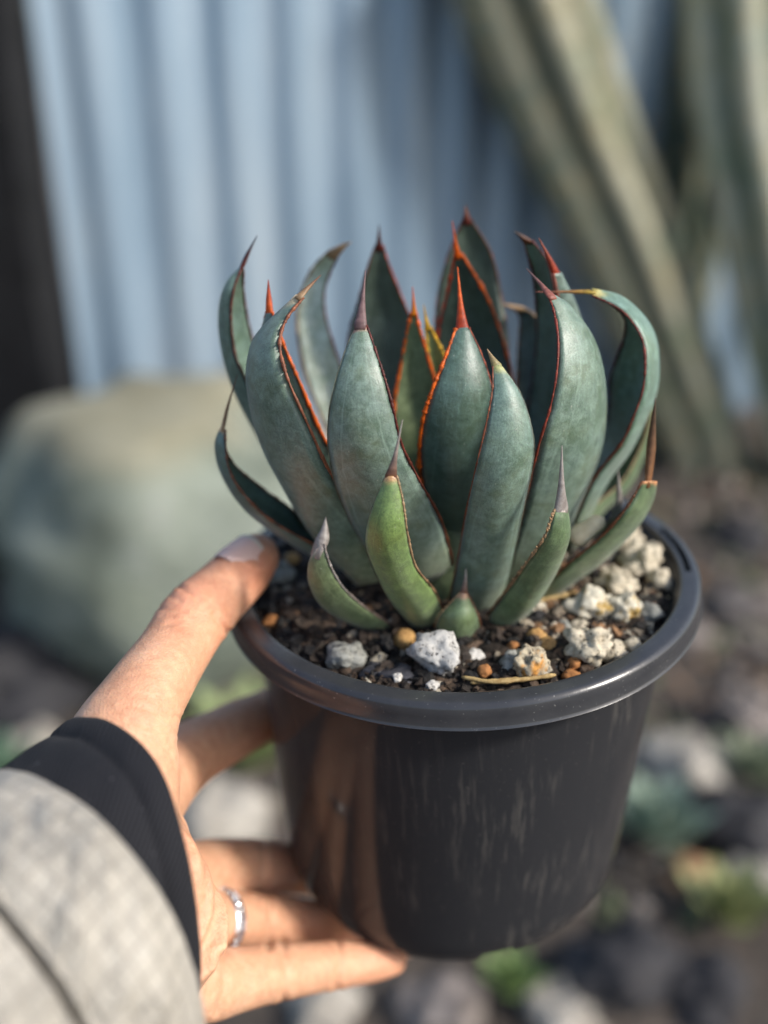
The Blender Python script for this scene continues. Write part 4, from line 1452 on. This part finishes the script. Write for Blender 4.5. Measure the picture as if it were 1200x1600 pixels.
def sleeve(lp, rings, seg, amp, freq, seed, name, mat):
    """rings: (distance towards the elbow, growth of the opening in metres)"""
    C, U = loop(lp, seg)
    cen = C[:-1].mean(axis=0)
    back = -np.array(AXC)
    vv, uv, ff = [], [], []
    for i, (s_, gr) in enumerate(rings):
        for k in range(seg + 1):
            rdir = C[k] - cen
            rdir = rdir - back * np.dot(rdir, back)
            rdir /= np.linalg.norm(rdir)
            q = Vector((float(rdir @ np.array(E1)) * 1.5, float(rdir @ np.array(E2)) * 1.5, s_ * freq))
            q2 = Vector((q.x * 2.6 + s_ * 60, q.y * 2.6, s_ * freq * 1.4 + q.x * 2))
            ridge = 1 - abs(noise.noise(q2 + Vector((seed, 3, 0)))) * 2
            dn = amp * (noise.noise(q + Vector((seed, 0, 0))) + 0.35 * noise.noise(q * 3.1 + Vector((0, seed, 0))) + 0.45 * max(0, ridge) ** 3)
            p = C[k] + back * s_ + rdir * (gr + dn * min(1, 0.25 + abs(s_) / 0.008))
            vv.append(Vector(p) - PO)
            uv.append((U[k], s_))
    for i in range(len(rings) - 1):
        for k in range(seg):
            a = i * (seg + 1) + k
            ff.append((a, a + seg + 1, a + seg + 2, a + 1))
    return link(name, mesh(name, vv, ff, uvs=uv), M[mat], person)


CUFF = [(112, 1120, .238), (140, 1117, .231), (172, 1123, .225), (208, 1146, .219), (240, 1180, .215), (264, 1225, .212), (282, 1280, .210), (300, 1350, .210), (312, 1425, .212), (318, 1500, .216), (312, 1570, .224), (285, 1610, .235), (235, 1600, .248),
        (180, 1530, .258), (140, 1430, .264), (115, 1320, .264), (100, 1220, .256), (98, 1150, .247)]
rg_ = [(0.030, -.002), (0.004, -.002), (0.0008, -.0018), (0.0, -.001), (0.0004, -.0003), (0.0016, 0), (0.004, .0002), (0.0065, -.0002), (0.0072, -.0007), (0.008, -.0001)] + [(0.008 + 0.003 * q, .0003) for q in range(1, 14)]
sleeve(CUFF, rg_, 160, 0.0009, 60, 3.0, 'cuff', 'cuff')
SLV = [(-15, 1205, .216), (30, 1203, .208), (65, 1213, .203), (105, 1235, .199), (150, 1268, .195), (208, 1330, .192), (258, 1400, .191), (291, 1465, .192), (313, 1535, .195), (326, 1610, .199), (326, 1690, .207), (290, 1745, .218), (200, 1725, .232),
       (100, 1610, .245), (40, 1460, .247), (-5, 1330, .240), (-30, 1240, .228)]
rg_ = [(0.016, -.004), (0.0045, -.0032), (0.0012, -.0022), (0.0, -.0010), (0.0005, 0.0)]
for q in range(1, 60):
    x = 0.0014 * q
    puff = 0.0042 * math.sin(min(1, x / 0.009) * math.pi / 2) - 0.0020 * math.exp(-((x - 0.0235) / 0.0050) ** 2) - 0.006 * math.exp(-((x - 0.062) / .003) ** 2)
    if 0.0224 < x < 0.0246: continue
    rg_.append((0.0005 + x, puff))
rg_ = sorted(rg_[5:] + [(0.0005 + x, 0.0042 - 0.0095 * math.exp(-((x - 0.0235) / 0.0009) ** 2)) for x in (0.0224, .0228, .0231, .0233, .0235, .0237, .0239, .0242, .0246)])
rg_ = [(0.016, -.004), (0.0045, -.0032), (0.0012, -.0022), (0.0, -.0010), (0.0005, 0.0)] + rg_
sleeve(SLV, rg_, 220, 0.0022, 70, 7.0, 'jacket_sleeve', 'ripstop')

# ring on the ring finger
rc = PD(340, 1440, .3025)
ra = (PD(370, 1439, .3095) - PD(305, 1443, .294)).normalized()
ring = empty('finger_ring', rc)
tag(ring, 'slim silver ring set with tiny clear stones on the ring finger', 'ring')
t = NT('silver')
t.col((0.80, 0.79, 0.77))
t.set(Metallic=1.0, Roughness=0.22)
M['silver'] = t.m
t = NT('clear_stone')
t.col((0.70, 0.71, 0.74))
t.set(Roughness=0.12, Metallic=0.9)
t.b.inputs['Specular IOR Level'].default_value = 1.0
M['gem'] = t.m
rx = ra.cross(camu).normalized()
ry = ra.cross(rx).normalized()
RR = 0.0083
vv, ff = [], []
sec = [(-0.0022, 0.0), (-0.0020, .0008), (0, .0010), (0.0020, .0008), (0.0022, 0.0), (0.0019, -.0004), (-0.0019, -.0004)]
ns = 96
for k in range(ns):
    a = 2 * math.pi * k / ns
    dv = rx * math.cos(a) + ry * math.sin(a)
    for (w, h) in sec:
        vv.append(dv * (RR + h) + ra * w)
m = len(sec)
for k in range(ns):
    for j in range(m):
        ff.append((k * m + j, ((k + 1) % ns) * m + j, ((k + 1) % ns) * m + (j + 1) % m, k * m + (j + 1) % m))
link('band', mesh('band', vv, ff), M['silver'], ring)
gv, gf = ICO[1]
gme = mesh('gem', [q * 0.00062 for q in gv], gf, smooth=False)
gme.materials.append(M['gem'])
for k in range(44):
    a = 2 * math.pi * k / 44
    dv = rx * math.cos(a) + ry * math.sin(a)
    for row in (-1, 1):
        o = link('gem', gme, None, ring)
        o.location = dv * (RR + 0.0011) + ra * (row * 0.0009)
        o.rotation_euler = (k * 0.7, k * 1.3 + row, 0)
